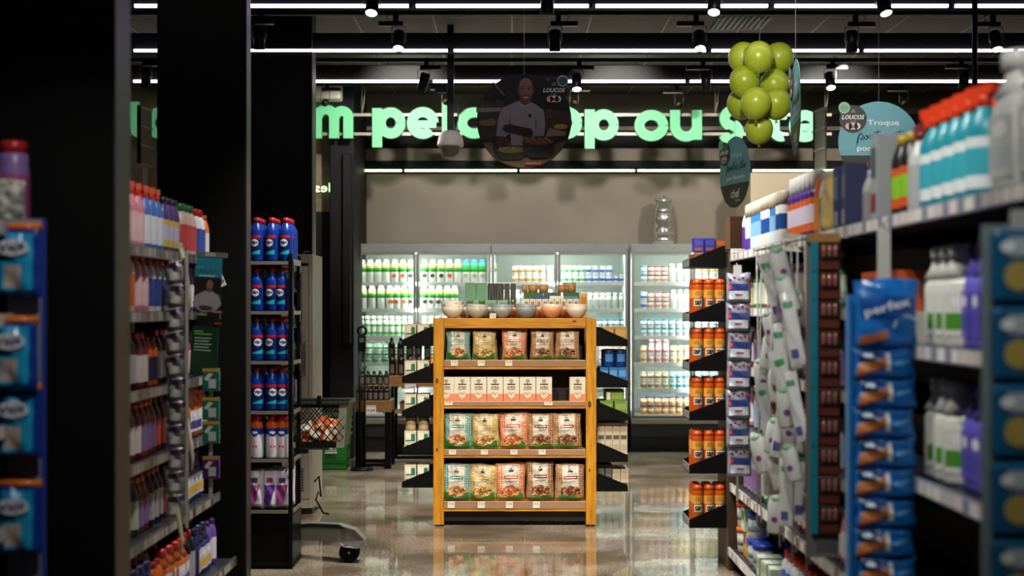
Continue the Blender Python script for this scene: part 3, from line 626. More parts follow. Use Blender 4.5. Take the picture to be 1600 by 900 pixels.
def granola(seed, check, base, banner, food, w=.165, h=.225, d=.07, panel='#bdb7aa', plain=False, window=None):
    f = pouch_surf(w, d, h, seed); b = MB(); body = node_mat('printed_film', f_crinkled(f_check(check, base) if not plain else f_wall(check, base, 12)), .2)
    b.grid(lambda u, v: f(u, v), 18, 22, body); b.grid(lambda u, v: f(1-u, v, 1), 10, 14, body)
    def patch(u0, u1, v0, v1, m, off, shape=None, nu=10, nv=8):
        q = MB()
        def g(u, v):
            if shape == 'e': s = math.sqrt(max(0, 1-(2*v-1)**2)); uu = (u0+u1)/2+(u-.5)*(u1-u0)*s
            elif shape == 'hill': uu = u0+u*(u1-u0); vv = v0+v*(v1-v0)*(.55+.45*math.sin(uu*7+seed)); return f(uu, vv, -1, off)
            else: uu = u0+u*(u1-u0)
            return f(uu, v0+v*(v1-v0), -1, off)
        q.grid(g, nu, nv, m); return q
    P = [('bag', b), ('label_panel', patch(.22, .78, .36, .96, node_mat('film_panel', f_crinkled(f_wall(panel, panel, 4)), .2), .0015)), ('green_band', patch(.02, .98, .07, .27, mat('#1f7a34', .35), .0012, 'hill')),
         ('food_picture', patch(.15, .85, .13, .43, food, .0028, 'e')), ('name_banner', patch(.26, .74, .60, .68, mat(banner, .35), .0028))]
    P[-1][1].merge(patch(.30, .70, .63, .65, mat('#f0e8dc', .4, var=0), .0036)); P[1][1].merge(patch(.42, .58, .78, .83, mat('#2a2824', .5, var=0), .0026)); P[1][1].merge(patch(.45, .55, .84, .89, mat('#6a7460', .5, var=0), .0026, 'e'))
    P[1][1].merge(patch(.3, .7, .52, .54, mat('#8a8478', .5, var=0), .0026))
    return P
FOOD = [node_mat('food_print_%d' % i, f_speck(s, 105), .4) for i, s in enumerate((
    [(0, '#3a2010'), (.35, '#8a5426'), (.6, '#b88044'), (.85, '#d0a870'), (1, '#983c20')], [(0, '#4a3014'), (.4, '#8c6428'), (.65, '#b89048'), (.9, '#d8c490'), (1, '#c07820')],
    [(0, '#4a2010'), (.35, '#9c4c20'), (.65, '#c07038'), (.9, '#d8a470'), (1, '#903018')], [(0, '#2a1408'), (.4, '#5c3418'), (.7, '#8a5a34'), (.9, '#c0906a'), (1, '#3a1c0c')]))]

# ---------------------------------------------------------------- fridges along the rear wall
FY = 13.8; FRM = mat('#9a9c98', .35, .5); FIN = mat('#e8eeea', .5, var=0); FTUBE = mat('#f8fff8', .4, emit=52); VTUBE = mat('#fafff8', .4, emit=42); KICK = mat('#3c3e40', .5)
LV = [ZZ(p, FY) for p in (441, 482, 525, 567, 608, 648)]
def fridge(x0, x1, divs, label):
    t = thing('display_fridge', label, 'fridge', ((x0+x1)/2, FY, 0)); cx = (x0+x1)/2; a, b = x0-cx, x1-cx
    m = MB(); zt = ZZ(381, FY); zi = ZZ(397, FY)
    m.box(a, b, .42, .46, .2, zt, mat('#a0a8a2', .5, var=0)); m.box(a, a+.03, .02, .42, .2, zt, FIN); m.box(b-.03, b, .02, .42, .2, zt, FIN); m.box(a+.03, b-.03, .02, .42, zi+.02, zt, FIN); m.box(a+.03, b-.03, .02, .42, .25, LV[5]-.02, FIN); m.build('cabinet', t)
    m = MB(); m.box(a, b, -.02, .02, zi+.01, zt, mat('#8c8e88', .5), .006); m.build('header', t)
    m = MB(); m.box(a, b, -.03, .4, ZZ(662, FY), ZZ(654, FY), mat('#b8b4a4', .4), .004); m.box(a, b, 0, .4, ZZ(682, FY), ZZ(662, FY), KICK); m.box(a, b, .03, .4, 0, ZZ(682, FY), mat('#2a2b2c', .5)); m.build('plinth', t)
    m = MB(); m.box(a+.03, b-.03, .03, .045, zi+.004, zi+.018, FTUBE); m.build('light_tube', t)
    for i, z in enumerate(LV):
        m = MB(); m.box(a+.032, b-.032, .06, .415, z-.022, z-.01, FIN); m.box(a+.032, b-.032, .05, .06, z-.034, z+.002, mat('#f0f2ee', .4)); s = m.build('shelf', t)
        if i < 5: m = MB(); m.box(a+.04, b-.04, .066, .078, z-.032, z-.022, FTUBE); m.build('light_tube', s)
    ds = [a]+[d-cx for d in divs]+[b]
    for i, d in enumerate(ds):
        
        for e_ in ((.016,) if i == 0 else ((-.016,) if i == len(ds)-1 else (-.014, .014))): xx = d+e_; m = MB(); m.box(xx-.005, xx+.005, .016, .024, .4, zi-.02, VTUBE); m.build('light_tube', t)  # unseen tubes added behind the frames to brighten shelf lips and items
    for i in range(len(ds)-1):
        p, q = ds[i]+.003, ds[i+1]-.003; m = MB(); fw = .024
        for (u0, u1, v0, v1) in ((p, p+fw, ZZ(654, FY), zi+.01), (q-fw, q, ZZ(654, FY), zi+.01), (p+fw, q-fw, ZZ(654, FY), ZZ(654, FY)+.03), (p+fw, q-fw, zi-.008, zi+.01)): m.box(u0, u1, -.018, .012, v0, v1, FRM, .003)
        dr = m.build('door', t); m = MB(); m.box(p+fw, q-fw, -.003, .001, ZZ(654, FY)+.03, zi-.008, PANE); m.build('glass', dr)
        m = MB(); hx = (q-.01 if i % 2 == 0 else p+.01); m.tube([(hx, -.02, .95), (hx, -.05, .97), (hx, -.05, 1.35), (hx, -.02, 1.37)], .009, STEEL, 8); m.build('handle', dr)
    return t
fx = lambda p: XX(p, FY)
fridge(fx(553), fx(767), [fx(650)], 'two-door display fridge of milk bottles beside the dark column')
fridge(fx(768), fx(981), [fx(871)], 'two-door display fridge of yogurt cups behind the wooden stand')
fridge(fx(986), fx(1160), [fx(1082)], 'display fridge standing between the wooden stand and the orange cans')
def frow(kd, p0, p1, n, lv, place, Y=13.93, tiers=1, th=0, desc=None, gap=0):
    for i in range(n):
        if gap and random.random() < gap: continue
        for k in range(tiers): kd.put(XX(p0+(p1-p0)*(i+.5)/n, Y), Y, LV[lv]-.009+k*th, random.uniform(-.2, .2), place, desc)
GB = []
def milk(cap, lowcol, spotc, nm):
    b = MB(); h = .232; r = .0385
    b.lathe([(r*.95, 0), (r, .006), (r, .112), (r*1.0, .13), (r*1.0, .152), (r*.92, .18), (r*.7, .204)], [mat('#f2f2ea', .4)]*2+[mat('#1c5a28', .4), mat(lowcol, .4), mat('#e8b070' if cap[1] == 'f' else lowcol, .4), mat(cap, .35)], 14, ex=3)
    c = MB(); c.lathe([(r*.7, .202), (r*.66, .222), (r*.4, h), (0, h)], mat(cap, .35), 12); p = [('bottle', b), ('cap', c)]
    if spotc: l = MB(); gell(l, 0, .075, r*.6, .022, -r-.001, mat(spotc, .5)); p.append(('printed_mark', l))
    return Kind('milk_bottle', 'bottle', nm, p)
MW = milk('#f0ead0', '#2fae3a', None, 'white milk bottle with green band'); MO = milk('#f0ead0', '#2fae3a', '#d8602a', 'white milk bottle with green band and orange print')
MN = milk('#f0ead0', '#2fae3a', '#3a3a3a', 'white milk bottle with green band and dark print'); MBL = milk('#3aa8e8', '#2fae3a', '#b8b8a0', 'blue-shouldered milk bottle with green band')
p1 = 'on the top shelf of the milk fridge, '; p2 = 'on its second shelf'
top1, top2 = 'top shelf, milk fridge', 'second shelf, milk fridge'
frow(MW, 560, 610, 4, 0, top1+', first door'); frow(MO, 611, 636, 2, 0, top1+', first door'); frow(MN, 637, 647, 1, 0, top1+', first door')
frow(MN, 657, 695, 3, 0, top1+', second door'); frow(MO, 696, 708, 1, 0, top1+', second door'); frow(MW, 709, 721, 1, 0, top1+', second door'); frow(MBL, 722, 760, 3, 0, top1+', second door')
frow(MW, 560, 603, 3, 1, top2+', first door'); frow(MO, 604, 637, 3, 1, top2+', first door'); frow(MN, 638, 648, 1, 1, top2+', first door')
frow(MN, 657, 692, 3, 1, top2+', second door'); frow(MW, 693, 716, 2, 1, top2+', second door')
SBT = Kind('yogurt_bottle', 'bottle', 'small white drink bottle with green cap', bottle(.2, .028, '#eef0e6', '#eef4e6', '#eef0e6', neck=.7, cap_h=.2, acc='#3fae48'))
SBR = Kind('yogurt_bottle', 'bottle', 'small white drink bottle with red print', bottle(.13, .023, '#f4f2ec', '#e8ece0', '#d85a3a', neck=.6, cap_h=.2))
frow(SBT, 560, 646, 9, 2, 'on the third shelf of the milk fridge', tiers=1); frow(SBT, 658, 700, 4, 2, 'on the third shelf of the milk fridge')
frow(SBR, 560, 646, 9, 2, 'stacked, third shelf behind the green-capped ones', Y=14.02, tiers=1)
TG = Kind('dairy_tub', 'tub', 'pale green dairy tub', tub(.062, .045, '#dfeadc', '#8fb89a', '#3a8a54'))
frow(TG, 568, 646, 5, 3, 'stacked, fourth shelf of the milk fridge', tiers=3, th=.063); frow(TG, 658, 678, 2, 3, 'stacked, fourth shelf of the milk fridge', tiers=3, th=.063)
TG2 = Kind('dairy_tub', 'tub', 'bright green oval margarine tub', tub(.09, .06, '#2fa84a', '#58c46a', '#e0f0c8'))
frow(TG2, 562, 646, 4, 4, 'on the fifth shelf of the milk fridge', tiers=1, th=.09)
TGW = Kind('dairy_tub', 'tub', 'white cream cheese tub', tub(.09, .05, '#f0f0ea', '#d8e0d8', '#8ab890')); frow(TGW, 562, 646, 5, 5, 'on the bottom shelf of the milk fridge', tiers=1)
def cup(body, lid, band, nm, h=.085, r=.031): return Kind('yogurt_cup', 'cup', nm, tub(h, r, body, lid, band))
CO = cup('#f4efe2', '#f6f2e8', '#e8a860', 'cream yogurt cup with orange print'); CW = cup('#f4f4f0', '#e8eee8', '#dfe8dc', 'plain white yogurt cup'); CGn = cup('#f2f4f0', '#f2f4f0', '#58b070', 'white yogurt cup with green stripe')
CB = cup('#e4ecf6', '#dfe8f4', '#2a58b8', 'white and blue yogurt cup'); CR = cup('#f4ece6', '#b86a68', '#e0a090', 'white yogurt cup with dull red lid'); CT = cup('#eef4f4', '#48a0c8', '#c8dfe8', 'white yogurt cup with sky blue lid')
CP = cup('#f0dcd8', '#e8ccd0', '#d88a9a', 'pink yogurt cup'); COr = cup('#f0d8b8', '#f0dcc0', '#e8944a', 'peach orange yogurt cup'); CY = cup('#f2ead0', '#efe6c8', '#d8c078', 'pale yellow yogurt cup')
CBr = cup('#d8c8b0', '#c8b8a0', '#7a5a3c', 'brown pudding cup'); CTe = cup('#d0e6ea', '#a8d0d8', '#3a9ab0', 'teal yogurt cup'); CMv = cup('#e8d8dc', '#c8a8b4', '#b88a9a', 'mauve-lidded yogurt cup')
COb = cup('#f09a3c', '#2a4a8a', '#f4e0b8', 'orange tub with dark blue lid', .09, .033)
WB = Kind('yogurt_bottle', 'bottle', 'tall white yogurt bottle', bottle(.19, .034, '#f4f4f0', '#f0f0ec', '#dfe2e0', neck=.55, cap_h=.16)); WBs = Kind('yogurt_bottle', 'bottle', 'slim white yogurt bottle', bottle(.16, .028, '#f4f4f0', '#eef0ec', '#c8d8d0', neck=.6, cap_h=.16))
yf = 'of fridge behind the stand'
frow(MW, 765, 775, 1, 0, 'at the edge '+yf)
frow(CO, 800, 852, 5, 0, 'stacked, top shelf '+yf, tiers=2, th=.086); frow(CW, 852, 867, 1, 0, 'stacked, top shelf '+yf, tiers=2, th=.086)
frow(CGn, 877, 914, 4, 0, 'stacked, top shelf '+yf, tiers=2, th=.086); frow(CB, 914, 957, 4, 0, 'stacked, top shelf '+yf, tiers=2, th=.086); frow(CB, 957, 978, 2, 0, 'single layer, top shelf '+yf)
frow(WB, 782, 865, 8, 1, 'on the second shelf '+yf); frow(WBs, 876, 976, 10, 1, 'on the second shelf '+yf)
frow(CMv, 900, 950, 5, 1, 'on top of the back row on the second shelf, yogurt fridge', Y=14.1, tiers=2, th=.086)
frow(CT, 930, 978, 5, 2, 'stacked, third shelf '+yf, tiers=2, th=.086); frow(CT, 790, 930, 12, 2, 'single layer, third shelf '+yf)
frow(CP, 936, 978, 4, 3, 'on the fourth shelf '+yf, tiers=2, th=.086); frow(CW, 936, 978, 4, 4, 'on the fifth shelf '+yf, tiers=2, th=.086); frow(COr, 936, 978, 4, 5, 'on the bottom shelf '+yf, tiers=2, th=.086)
of = 'of fridge beside orange cans'
frow(CT, 1000, 1012, 1, 0, 'stacked, top shelf '+of, tiers=2, th=.086); frow(CR, 1012, 1044, 3, 0, 'stacked, top shelf '+of, tiers=2, th=.086); frow(WB, 1045, 1078, 3, 0, 'on the top shelf '+of)
frow(CB, 1000, 1012, 1, 1, 'stacked, second shelf '+of, tiers=2, th=.086); frow(CR, 1012, 1046, 3, 1, 'stacked, second shelf '+of, tiers=2, th=.086, ); frow(WB, 1047, 1078, 3, 1, 'on the second shelf '+of)
frow(CT, 1000, 1078, 7, 2, 'stacked, third shelf '+of, tiers=2, th=.086)
frow(COr, 1000, 1011, 1, 3, 'stacked, fourth shelf '+of, tiers=2, th=.086); frow(CP, 1012, 1046, 3, 3, 'stacked, fourth shelf '+of, tiers=2, th=.086); frow(CY, 1047, 1078, 3, 3, 'stacked, fourth shelf '+of, tiers=2, th=.086)
frow(CMv, 1012, 1046, 3, 3, 'topmost on the fourth shelf '+of, Y=14.01, tiers=3, th=.086)
frow(CBr, 1000, 1045, 4, 4, 'stacked, fifth shelf '+of, tiers=2, th=.086); frow(CTe, 1046, 1078, 3, 4, 'stacked, fifth shelf '+of, tiers=2, th=.086)
frow(COb, 1000, 1078, 7, 5, 'stacked, bottom shelf '+of, tiers=2, th=.091)
for lv, kd in ((0, CO), (1, WB), (2, CT), (3, CY), (4, CTe), (5, COb)): frow(kd, 1086, 1152, 6, lv, 'between the orange can trays, fridge shelf %s' % ('one', 'two', 'three', 'four', 'five', 'six')[lv], tiers=1 if kd is WB else 2, th=.091)

# ---------------------------------------------------------------- dark bottle tables and stand beside the wooden stand
def table(px0, px1, ztop, apr, Y, dep, label, legs=(0, 1)):
    x0, x1 = XX(px0, Y), XX(px1, Y); t = thing('display_table', label, 'table', ((x0+x1)/2, Y, 0)); w = (x1-x0)/2
    m = MB(); m.box(-w, w, 0, dep, ztop-apr, ztop, BWOOD, .004); m.build('tabletop', t)
    for i, (sx_, yy) in enumerate(((-w, .0), (w-.055, .0), (-w, dep-.055), (w-.055, dep-.055))):
        m = MB(); m.box(sx_, sx_+.055, yy+.004, yy+.055, 0, ztop-apr, BLKM, .003); m.build('leg', t)
    m = MB(); m.box(-w+.055, w-.055, .01, .04, .02, .05, BLKM); m.build('crossbar', t); m = MB(); m.box(-w+.055, w-.055, dep-.04, dep-.01, .02, .05, BLKM); m.build('crossbar', t); return t
z1 = ZZ(626, 12.3); table(555, 611, z1, .1, 12.3, .38, 'small wooden table with black legs holding rows of dark bottles')
z2 = ZZ(587, 12.9); table(606, 700, z2, .1, 12.9, .45, 'taller wooden table with black legs behind the low bottle table')
DBT = Kind('dark_bottle', 'bottle', 'small dark bottle with pale label', bottle(.125, .026, '#140c08', '#1c1410', '#6a6458', neck=.45, cap_h=.2, lw=.25, lab=(.1, .55)))
DBL = Kind('dark_bottle', 'bottle', 'larger dark bottle with cream label', bottle(.2, .033, '#120c08', '#0e0c0a', '#6a6254', neck=.4, cap_h=.14, lw=.2, lab=(.1, .5)))
for j in range(3):
    for i in range(6): DBT.put(XX(562+i*8.4, 12.35), 12.35+j*.065, z1+.0, 0, 'in the rows on the small low wooden table')
m = MB(); m.box(-.14, .14, 0, .12, 0, .12, BWOOD, .003); o = m.build('wooden_riser', None, ((XX(584, 12.53)), 12.545, z1)); tag(o, 'wooden riser block behind the small dark bottles', 'riser')
for i in range(5): DBT.put(XX(566+i*9.4, 12.6), 12.6, z1+.12, 0, 'standing on the wooden riser')
for i in range(4): DBL.put(XX(613+i*14, 12.97), 12.97, z2, 0, 'in the front row on the taller wooden table')
m = MB(); m.box(-.22, .22, 0, .14, 0, .14, BWOOD, .003); o = m.build('wooden_riser', None, (XX(645, 13.08), 13.1, z2)); tag(o, 'wooden riser block on the taller table', 'riser')
for i in range(5): DBL.put(XX(612+i*14, 13.16), 13.17, z2+.14, 0, 'raised at the back of the taller wooden table')
OB = Kind('juice_bottle', 'bottle', 'orange bottle', bottle(.17, .038, '#e8901c', '#f0a83c', '#f4c068', neck=.5)); OB.put(XX(676, 12.86), 12.93, z2, 0, 'beside the dark bottles next to the wooden upright', solo=True)
def ticket(x, y, z, w, h, big, label, name='price_card'):
    m = MB(); m.box(-w/2, w/2, -.001, .001, -h/2, h/2, '#f0eee6'); m.box(-w/2, w/2, -.002, -.001, h*.3, h/2, '#c8d8c8')
    o = m.build(name, None, (x, y, z)); q = MB(); q.text(big, 0, -h*.12, h*.36, -.003, mat('#b8282c' if w > .06 else '#2a2a2a', var=0), w=w*.8, bold=.02); q.build('printed_price', o); tag(o, label, 'price card'); return o
ticket(XX(580, 12.3), 12.29, ZZ(640, 12.3), .085, .075, '9,99', 'white price card with red digits on the low bottle table'); ticket(XX(641, 12.88), 12.89, ZZ(604, 12.88), .1, .05, '11,99', 'white price card on the taller bottle table')
for i, (a, b, c, d) in enumerate(((626, 650, 607, 622), (651, 676, 607, 622), (620, 660, 652, 640))[:2]):
    Y = 13.1; m = MB(); w = XX(b, Y)-XX(a, Y); h = ZZ(c, Y)-ZZ(d, Y); m.box(-w/2, w/2, 0, .2, 0, h, mat('#7a5c3c', .7), .003); o = m.build('cardboard_box', None, ((XX(a, Y)+XX(b, Y))/2, 13.0, z2-.1-h-.14)); 
    tag(o, 'brown cardboard box stored under the taller bottle table, %s' % ('near its black leg', 'near the wooden upright')[i], 'box'); q = MB(); q.box(-w/2-.001, w/2+.001, .09, .11, h, h+.001, '#b89a6a'); q.build('tape', o)
    s = MB(); 
m = MB(); zs = z2-.1-(ZZ(607, 13.1)-ZZ(622, 13.1))-.14; m.box(XX(607, 12.9), XX(700, 12.9), 12.96, 13.3, zs-.02, zs-.001, BWOOD); o = m.build('lower_board', None); tag(o, 'wooden lower board of the taller bottle table', 'shelf board')
# black stand with round head
Y = 12.25; t = thing('scanner_stand', 'black stand with a round ring head beside the dark column', 'stand', (XX(566, Y), Y-.02, 0))
m = MB(); zz = ZZ(517, Y); m.tube([(.036*math.cos(a*PI/8), 0, zz+.036*math.sin(a*PI/8)) for a in range(16)], .011, BLKM, 8, True); m.build('ring_head', t)
m = MB(); m.box(-.035, .035, -.02, .02, ZZ(549, Y), zz-.04, BLKM, .01); m.box(-.02, .02, -.026, -.02, ZZ(535, Y), ZZ(528, Y), '#4a4a48'); m.build('reader_body', t)
m = MB(); m.tube([(-.02, 0, .02), (-.02, 0, ZZ(549, Y))], .01, BLKM); m.tube([(.022, 0, .02), (.022, 0, ZZ(549, Y))], .008, BLKM); m.lathe([(.1, 0), (.1, .015), (.03, .025)], BLKM, 20); m.build('post', t)

# ---------------------------------------------------------------- green hand basket stack
GP = mat('#1f7a2a', .4, var=.05); GP2 = mat('#196a24', .4, var=.05)
def basket(w, d, h, col, lattice=False, rim=None):
    P = {}; m = MB(); t = .004; tp = .86
    def ring_(z, f, out): pass
    zs = [0, h]; sc = lambda z: tp+(1-tp)*z/h
    def slab(z0, z1):
        a, b = sc(z0), sc(z1)
        for sx_, sy_ in ((1, 0), (-1, 0), (0, 1), (0, -1)):
            if sx_: vs = [(sx_*w/2*a, -d/2*a, z0), (sx_*w/2*a, d/2*a, z0), (sx_*w/2*b, d/2*b, z1), (sx_*w/2*b, -d/2*b, z1)]
            else: vs = [(-w/2*a, sy_*d/2*a, z0), (w/2*a, sy_*d/2*a, z0), (w/2*b, sy_*d/2*b, z1), (-w/2*b, sy_*d/2*b, z1)]
            n = Vector((sx_, sy_, 0)); q = [Vector(v) for v in vs]; q2 = [v-n*t for v in q]
            m.add(q+q2, [(0, 1, 2, 3), (7, 6, 5, 4), (0, 4, 5, 1), (1, 5, 6, 2), (2, 6, 7, 3), (3, 7, 4, 0)], col)
    return m, sc, slab
g = 'green shopping basket in the nested stack beside the third pillar'
Y = 12.35; s0 = XX(520, Y)
for k in range(4):
    w, d, h = .30, .24, .30; root = thing('hand_basket', ('bottom' if k == 0 else ('second' if k == 1 else ('third' if k == 2 else 'topmost')))+' green basket of the nested stack behind the shopping cart', 'basket', (s0, Y, .008+k*.055))
    m, sc, slab = basket(w, d, h, GP)
    slab(0, .035); slab(.075, h) if k == 0 else slab(.2, h)
    m.box(-w/2*.86, w/2*.86, -d/2*.86, d/2*.86, 0, .004, GP2)
    if k: slab(.035, .2)
    else:
        for i in range(14): x = -w/2*.86+(i+.5)*w*.86/14; m.box(x-.004, x+.004, -d/2*.88, -d/2*.88+.004, .035, .078, GP)
        for i in range(9): y = -d/2*.86+(i+.5)*d*.86/9; m.box(w/2*.88-.004, w/2*.88, y-.004, y+.004, .035, .078, GP); m.box(-w/2*.88, -w/2*.88+.004, y-.004, y+.004, .035, .078, GP)
    m.build('basket_body', root); m = MB(); e = .012
    for (a, b, c, dd) in ((-w/2-e, w/2+e, -d/2-e, -d/2), (-w/2-e, w/2+e, d/2, d/2+e), (-w/2-e, -w/2, -d/2, d/2), (w/2, w/2+e, -d/2, d/2)): m.box(a, b, c, dd, h-.018, h, GP, .003)
    m.build('rim', root)
    if k == 3: m = MB(); m.tube([(-w/2-.006, 0, h-.01), (-w/2-.006, -.09, h+.0), (w/2+.006, -.09, h+.0), (w/2+.006, 0, h-.01)], .007, BLKM); m.build('handle', root)
    if k == 0:
        m = MB(); yy = -d/2*.95-.004; L1 = mat('#dfe8d8', var=0)
        for c in (-.022, .022): m.stroke([(c+.02*math.cos(q*PI/8), .165+.03*math.sin(q*PI/8)*(1)) for q in range(-1, 10)], .006, yy-.006, yy, L1)
        m.stroke([(-.045, .158), (.045, .158)], .006, yy-.006, yy, L1); m.stroke([(-.02, .17), (.0, .185), (.02, .17)], .005, yy-.006, yy, L1); m.box(-.05, .05, yy-.005, yy, .135, .147, L1); m.build('emblem', root, label='white twin-leaf emblem')

# ---------------------------------------------------------------- wooden stand
GY = 9.07; gx = lambda p: XX(p, GY); gz = lambda p: ZZ(p, GY)
W0, W1 = gx(677), gx(932); DEP = .55
t = thing('wooden_shelf_stand', 'pine shelf stand in the middle of the aisle holding granola bags', 'shelf stand', ((W0+W1)/2, GY, 0)); o0 = (W0+W1)/2; hw = (W1-W0)/2
pw = .067; ztop = gz(497)
for sx_ in (-1, 1):
    for yy in (0, DEP-.06):
        m = MB(); a = -hw if sx_ < 0 else hw-pw; m.box(a, a+pw, yy, yy+.06, .012, ztop, PINEV, .003)
        KN = mat('#5a2c10', .5)
        if yy == 0:
            for kz, kr in ((.93, .012), (.49, .009)) if sx_ < 0 else ((.78, .016), (.36, .008)):
                gell(m, a+pw*.35, kz, kr*.7, kr*1.5, -.0006, KN)
        m.build('upright', t)
        m = MB(); m.lathe([(.02, 0), (.02, .006), (.008, .012)], STEEL, 12, cx=a+pw/2, cy=yy+.03); m.build('foot', t)
m = MB(); m.box(-hw+pw, hw-pw, 0, DEP, gz(513), ztop-.001, PINEH, .003); gell(m, .38, gz(502), .014, .006, -.0006, mat('#5a2c10', .5)); m.build('top_board', t)
BK_ = mat('#17110c', .6)
for nm_, bb_ in (('divider_panel', (-hw+pw, hw-pw, .2, .22, .12, gz(513))), ('divider_panel', (-hw+pw, hw-pw, DEP-.03, DEP-.01, .12, gz(513))), ('side_panel', (hw-.036, hw-.024, .062, DEP-.062, .12, gz(513))), ('side_panel', (-hw+.024, -hw+.036, .062, DEP-.062, .12, gz(513))), ('plinth_board', (-hw+pw, hw-pw, .05, DEP-.05, .03, .1))):
    m = MB(); m.box(*bb_, BK_); m.build(nm_, t)
SHZ = []
TR = mat('#a07e62', .25, var=.1)
for i, (pt, pb) in enumerate(((562.5, 577), (627, 638.5), (702, 715.5), (783, 799))):
    zt, zb = gz(pt), gz(pb); zs = zt-.006; SHZ.append(zs)
    m = MB(); m.box(-hw+pw, hw-pw, .006, .2, zb, zs, PINEH); m.box(-hw+pw, hw-pw, 0, .006, zb, zb+.02, PINEH, .001); s = m.build('shelf', t)
    m = MB(); m.box(-hw+pw+.003, hw-pw-.003, -.004, .002, zb+.018, zt+.0, TR); m.box(-hw+pw+.003, hw-pw-.003, -.0055, -.004, zt-.004, zt, '#c8b8a0'); m.build('price_rail', s, label='translucent brown price rail')
    for px in ((710, 752, 795), (701, 857), (707, 757, 803, 847), (705, 752, 796, 838))[i]:
        m = MB(); xx = gx(px)-o0; w = .022 if i != 1 else .026; m.box(xx-w, xx+w, -.008, -.006, zb+.022, zt-.002, '#ddd8cc'); m.text('7,9', xx, (zb+zt)/2+.014, .015, -.009, mat('#3a3834', var=0), w=.028); m.build('price_tag', s)
# granola bags
def bagkinds():
    R = {}
    R['teal'] = ('teal checked bag', granola(1, '#2a7a78', '#a4b4a8', '#178a6a', FOOD[0]), ) 
    R['yellow'] = ('yellow bag', granola(2, '#9a7c40', '#c0a870', '#c8a018', FOOD[1], plain=True, panel='#b8ac88'))
    R['orange'] = ('orange checked bag', granola(3, '#c05a34', '#d0ac88', '#c8442a', FOOD[2]))
    R['brown'] = ('brown checked bag', granola(4, '#7a4020', '#b8a07c', '#7a1f14', FOOD[3]))
    R['red'] = ('brown checked bag', granola(5, '#84461f', '#bca684', '#8a2418', FOOD[3]))
    return {k: Kind('granola_bag', 'granola bag', v[0], v[1]) for k, v in R.items()}
BG = bagkinds(); RN = {0: 'top', 2: 'third', 3: 'bottom'}
for lv, items in ((0, (('teal', 716, 'crumpled teal checked granola bag'), ('yellow', 757, 'tan granola bag with green foot'), ('orange', 803, 'orange checked granola bag'), ('brown', 847, 'brown checked granola bag'), ('red', 886, 'brown checked granola bag with maroon banner'), ('brown', 921, 'brown granola bag half hidden behind the upright'))),
                  (2, (('teal', 716, 'teal checked granola bag'), ('yellow', 759, 'yellow granola bag'), ('orange', 803, 'orange checked granola bag'), ('brown', 846, 'brown checked granola bag'), ('red', 886, 'brown checked granola bag with maroon banner'))),
                  (3, (('teal', 714, 'teal checked granola bag'), ('yellow', 754, 'pale yellow granola bag'), ('orange', 798, 'orange checked granola bag'), ('brown', 844, 'wide brown checked granola bag'), ('red', 890, 'brown checked granola bag leaning at the right')))):
    for i, (k, px, ds) in enumerate(items):
        if px > 915: continue
        sc = {0: .87, 2: 1.06, 3: 1.08}[lv]*(1, .98, 1.02, 1.0, 1.0)[i]
        if lv != 0: sc *= .98
        Yb = GY+.055
        o = BG[k].put(XX(px, Yb), Yb, SHZ[lv]+.001, random.uniform(-.1, .1), 'on the %s shelf of the wooden stand' % RN[lv], ds, sc=sc, solo=True, tilt=random.uniform(-.03, .03)); o.scale = (sc*1.1, sc, sc)
        if lv == 3 and i == 3: o.scale = (1.13*.98, 1.05, 1.12)
        o = BG[k].put(XX(px+(4 if i < 4 else -3), GY+.14), GY+.142, SHZ[lv]+.001, random.uniform(-.08, .08), 'behind its twin, %s shelf of stand' % RN[lv], ds, sc=sc*(.98 if lv else 1.0), solo=True)
# oat boxes
def aveia():
    w, d, h = .101, .06, .158; b = MB(); b.box(-w/2, w/2, -d/2, d/2, 0, h, mat('#ddd6c4', .5), .001); y = -d/2
    l = MB(); l.box(-w/2+.001, w/2-.001, y-.0012, y-.0002, .001, h*.33, mat('#ee8560', .5)); l.text('AVEIA', 0, h*.595, .0165, y-.001, mat('#2c2620', var=0), w=.052, bold=.02)
    l.box(-.026, .026, y-.001, y, h*.69, h*.74, '#3a342c'); gell(l, 0, h*.85, .014, .012, y-.001, mat('#9a968a')); l.box(-.003, .003, y-.001, y, h*.74, h*.82, '#6a665c'); l.box(-.026, .026, y-.001, y, h*.495, h*.525, '#d85c3c')
    ht = MB(); pts = []
    for i in range(24):
        a = 2*PI*i/24; pts.append((.0016*16*math.sin(a)**3, h*.25+.0017*(13*math.cos(a)-5*math.cos(2*a)-2*math.cos(3*a)-math.cos(4*a))))
    ht.poly(pts, y-.0022, y-.0014, node_mat('oat_print', f_speck([(0, '#b89c74'), (.5, '#dcc8a4'), (1, '#f0e4cc')], 260), .5)); ht.stroke(pts, .002, y-.003, y-.0022, mat('#4a3428', var=0), closed=True)
    return Kind('oat_box', 'oat box', 'cream and coral oat box', [('carton', b), ('printed_front', l), ('heart_window', ht)])
AV = aveia()
for px in (697.5, 722.5, 748, 773.5, 799, 824.5, 850): AV.put(XX(px, GY+.04), GY+.04, SHZ[1]+.001, 0, 'in the close row, second shelf of the stand')
AV.put(XX(902, GY+.04), GY+.04, SHZ[1]+.001, .04, 'standing alone past the gap on the second shelf', solo=True)
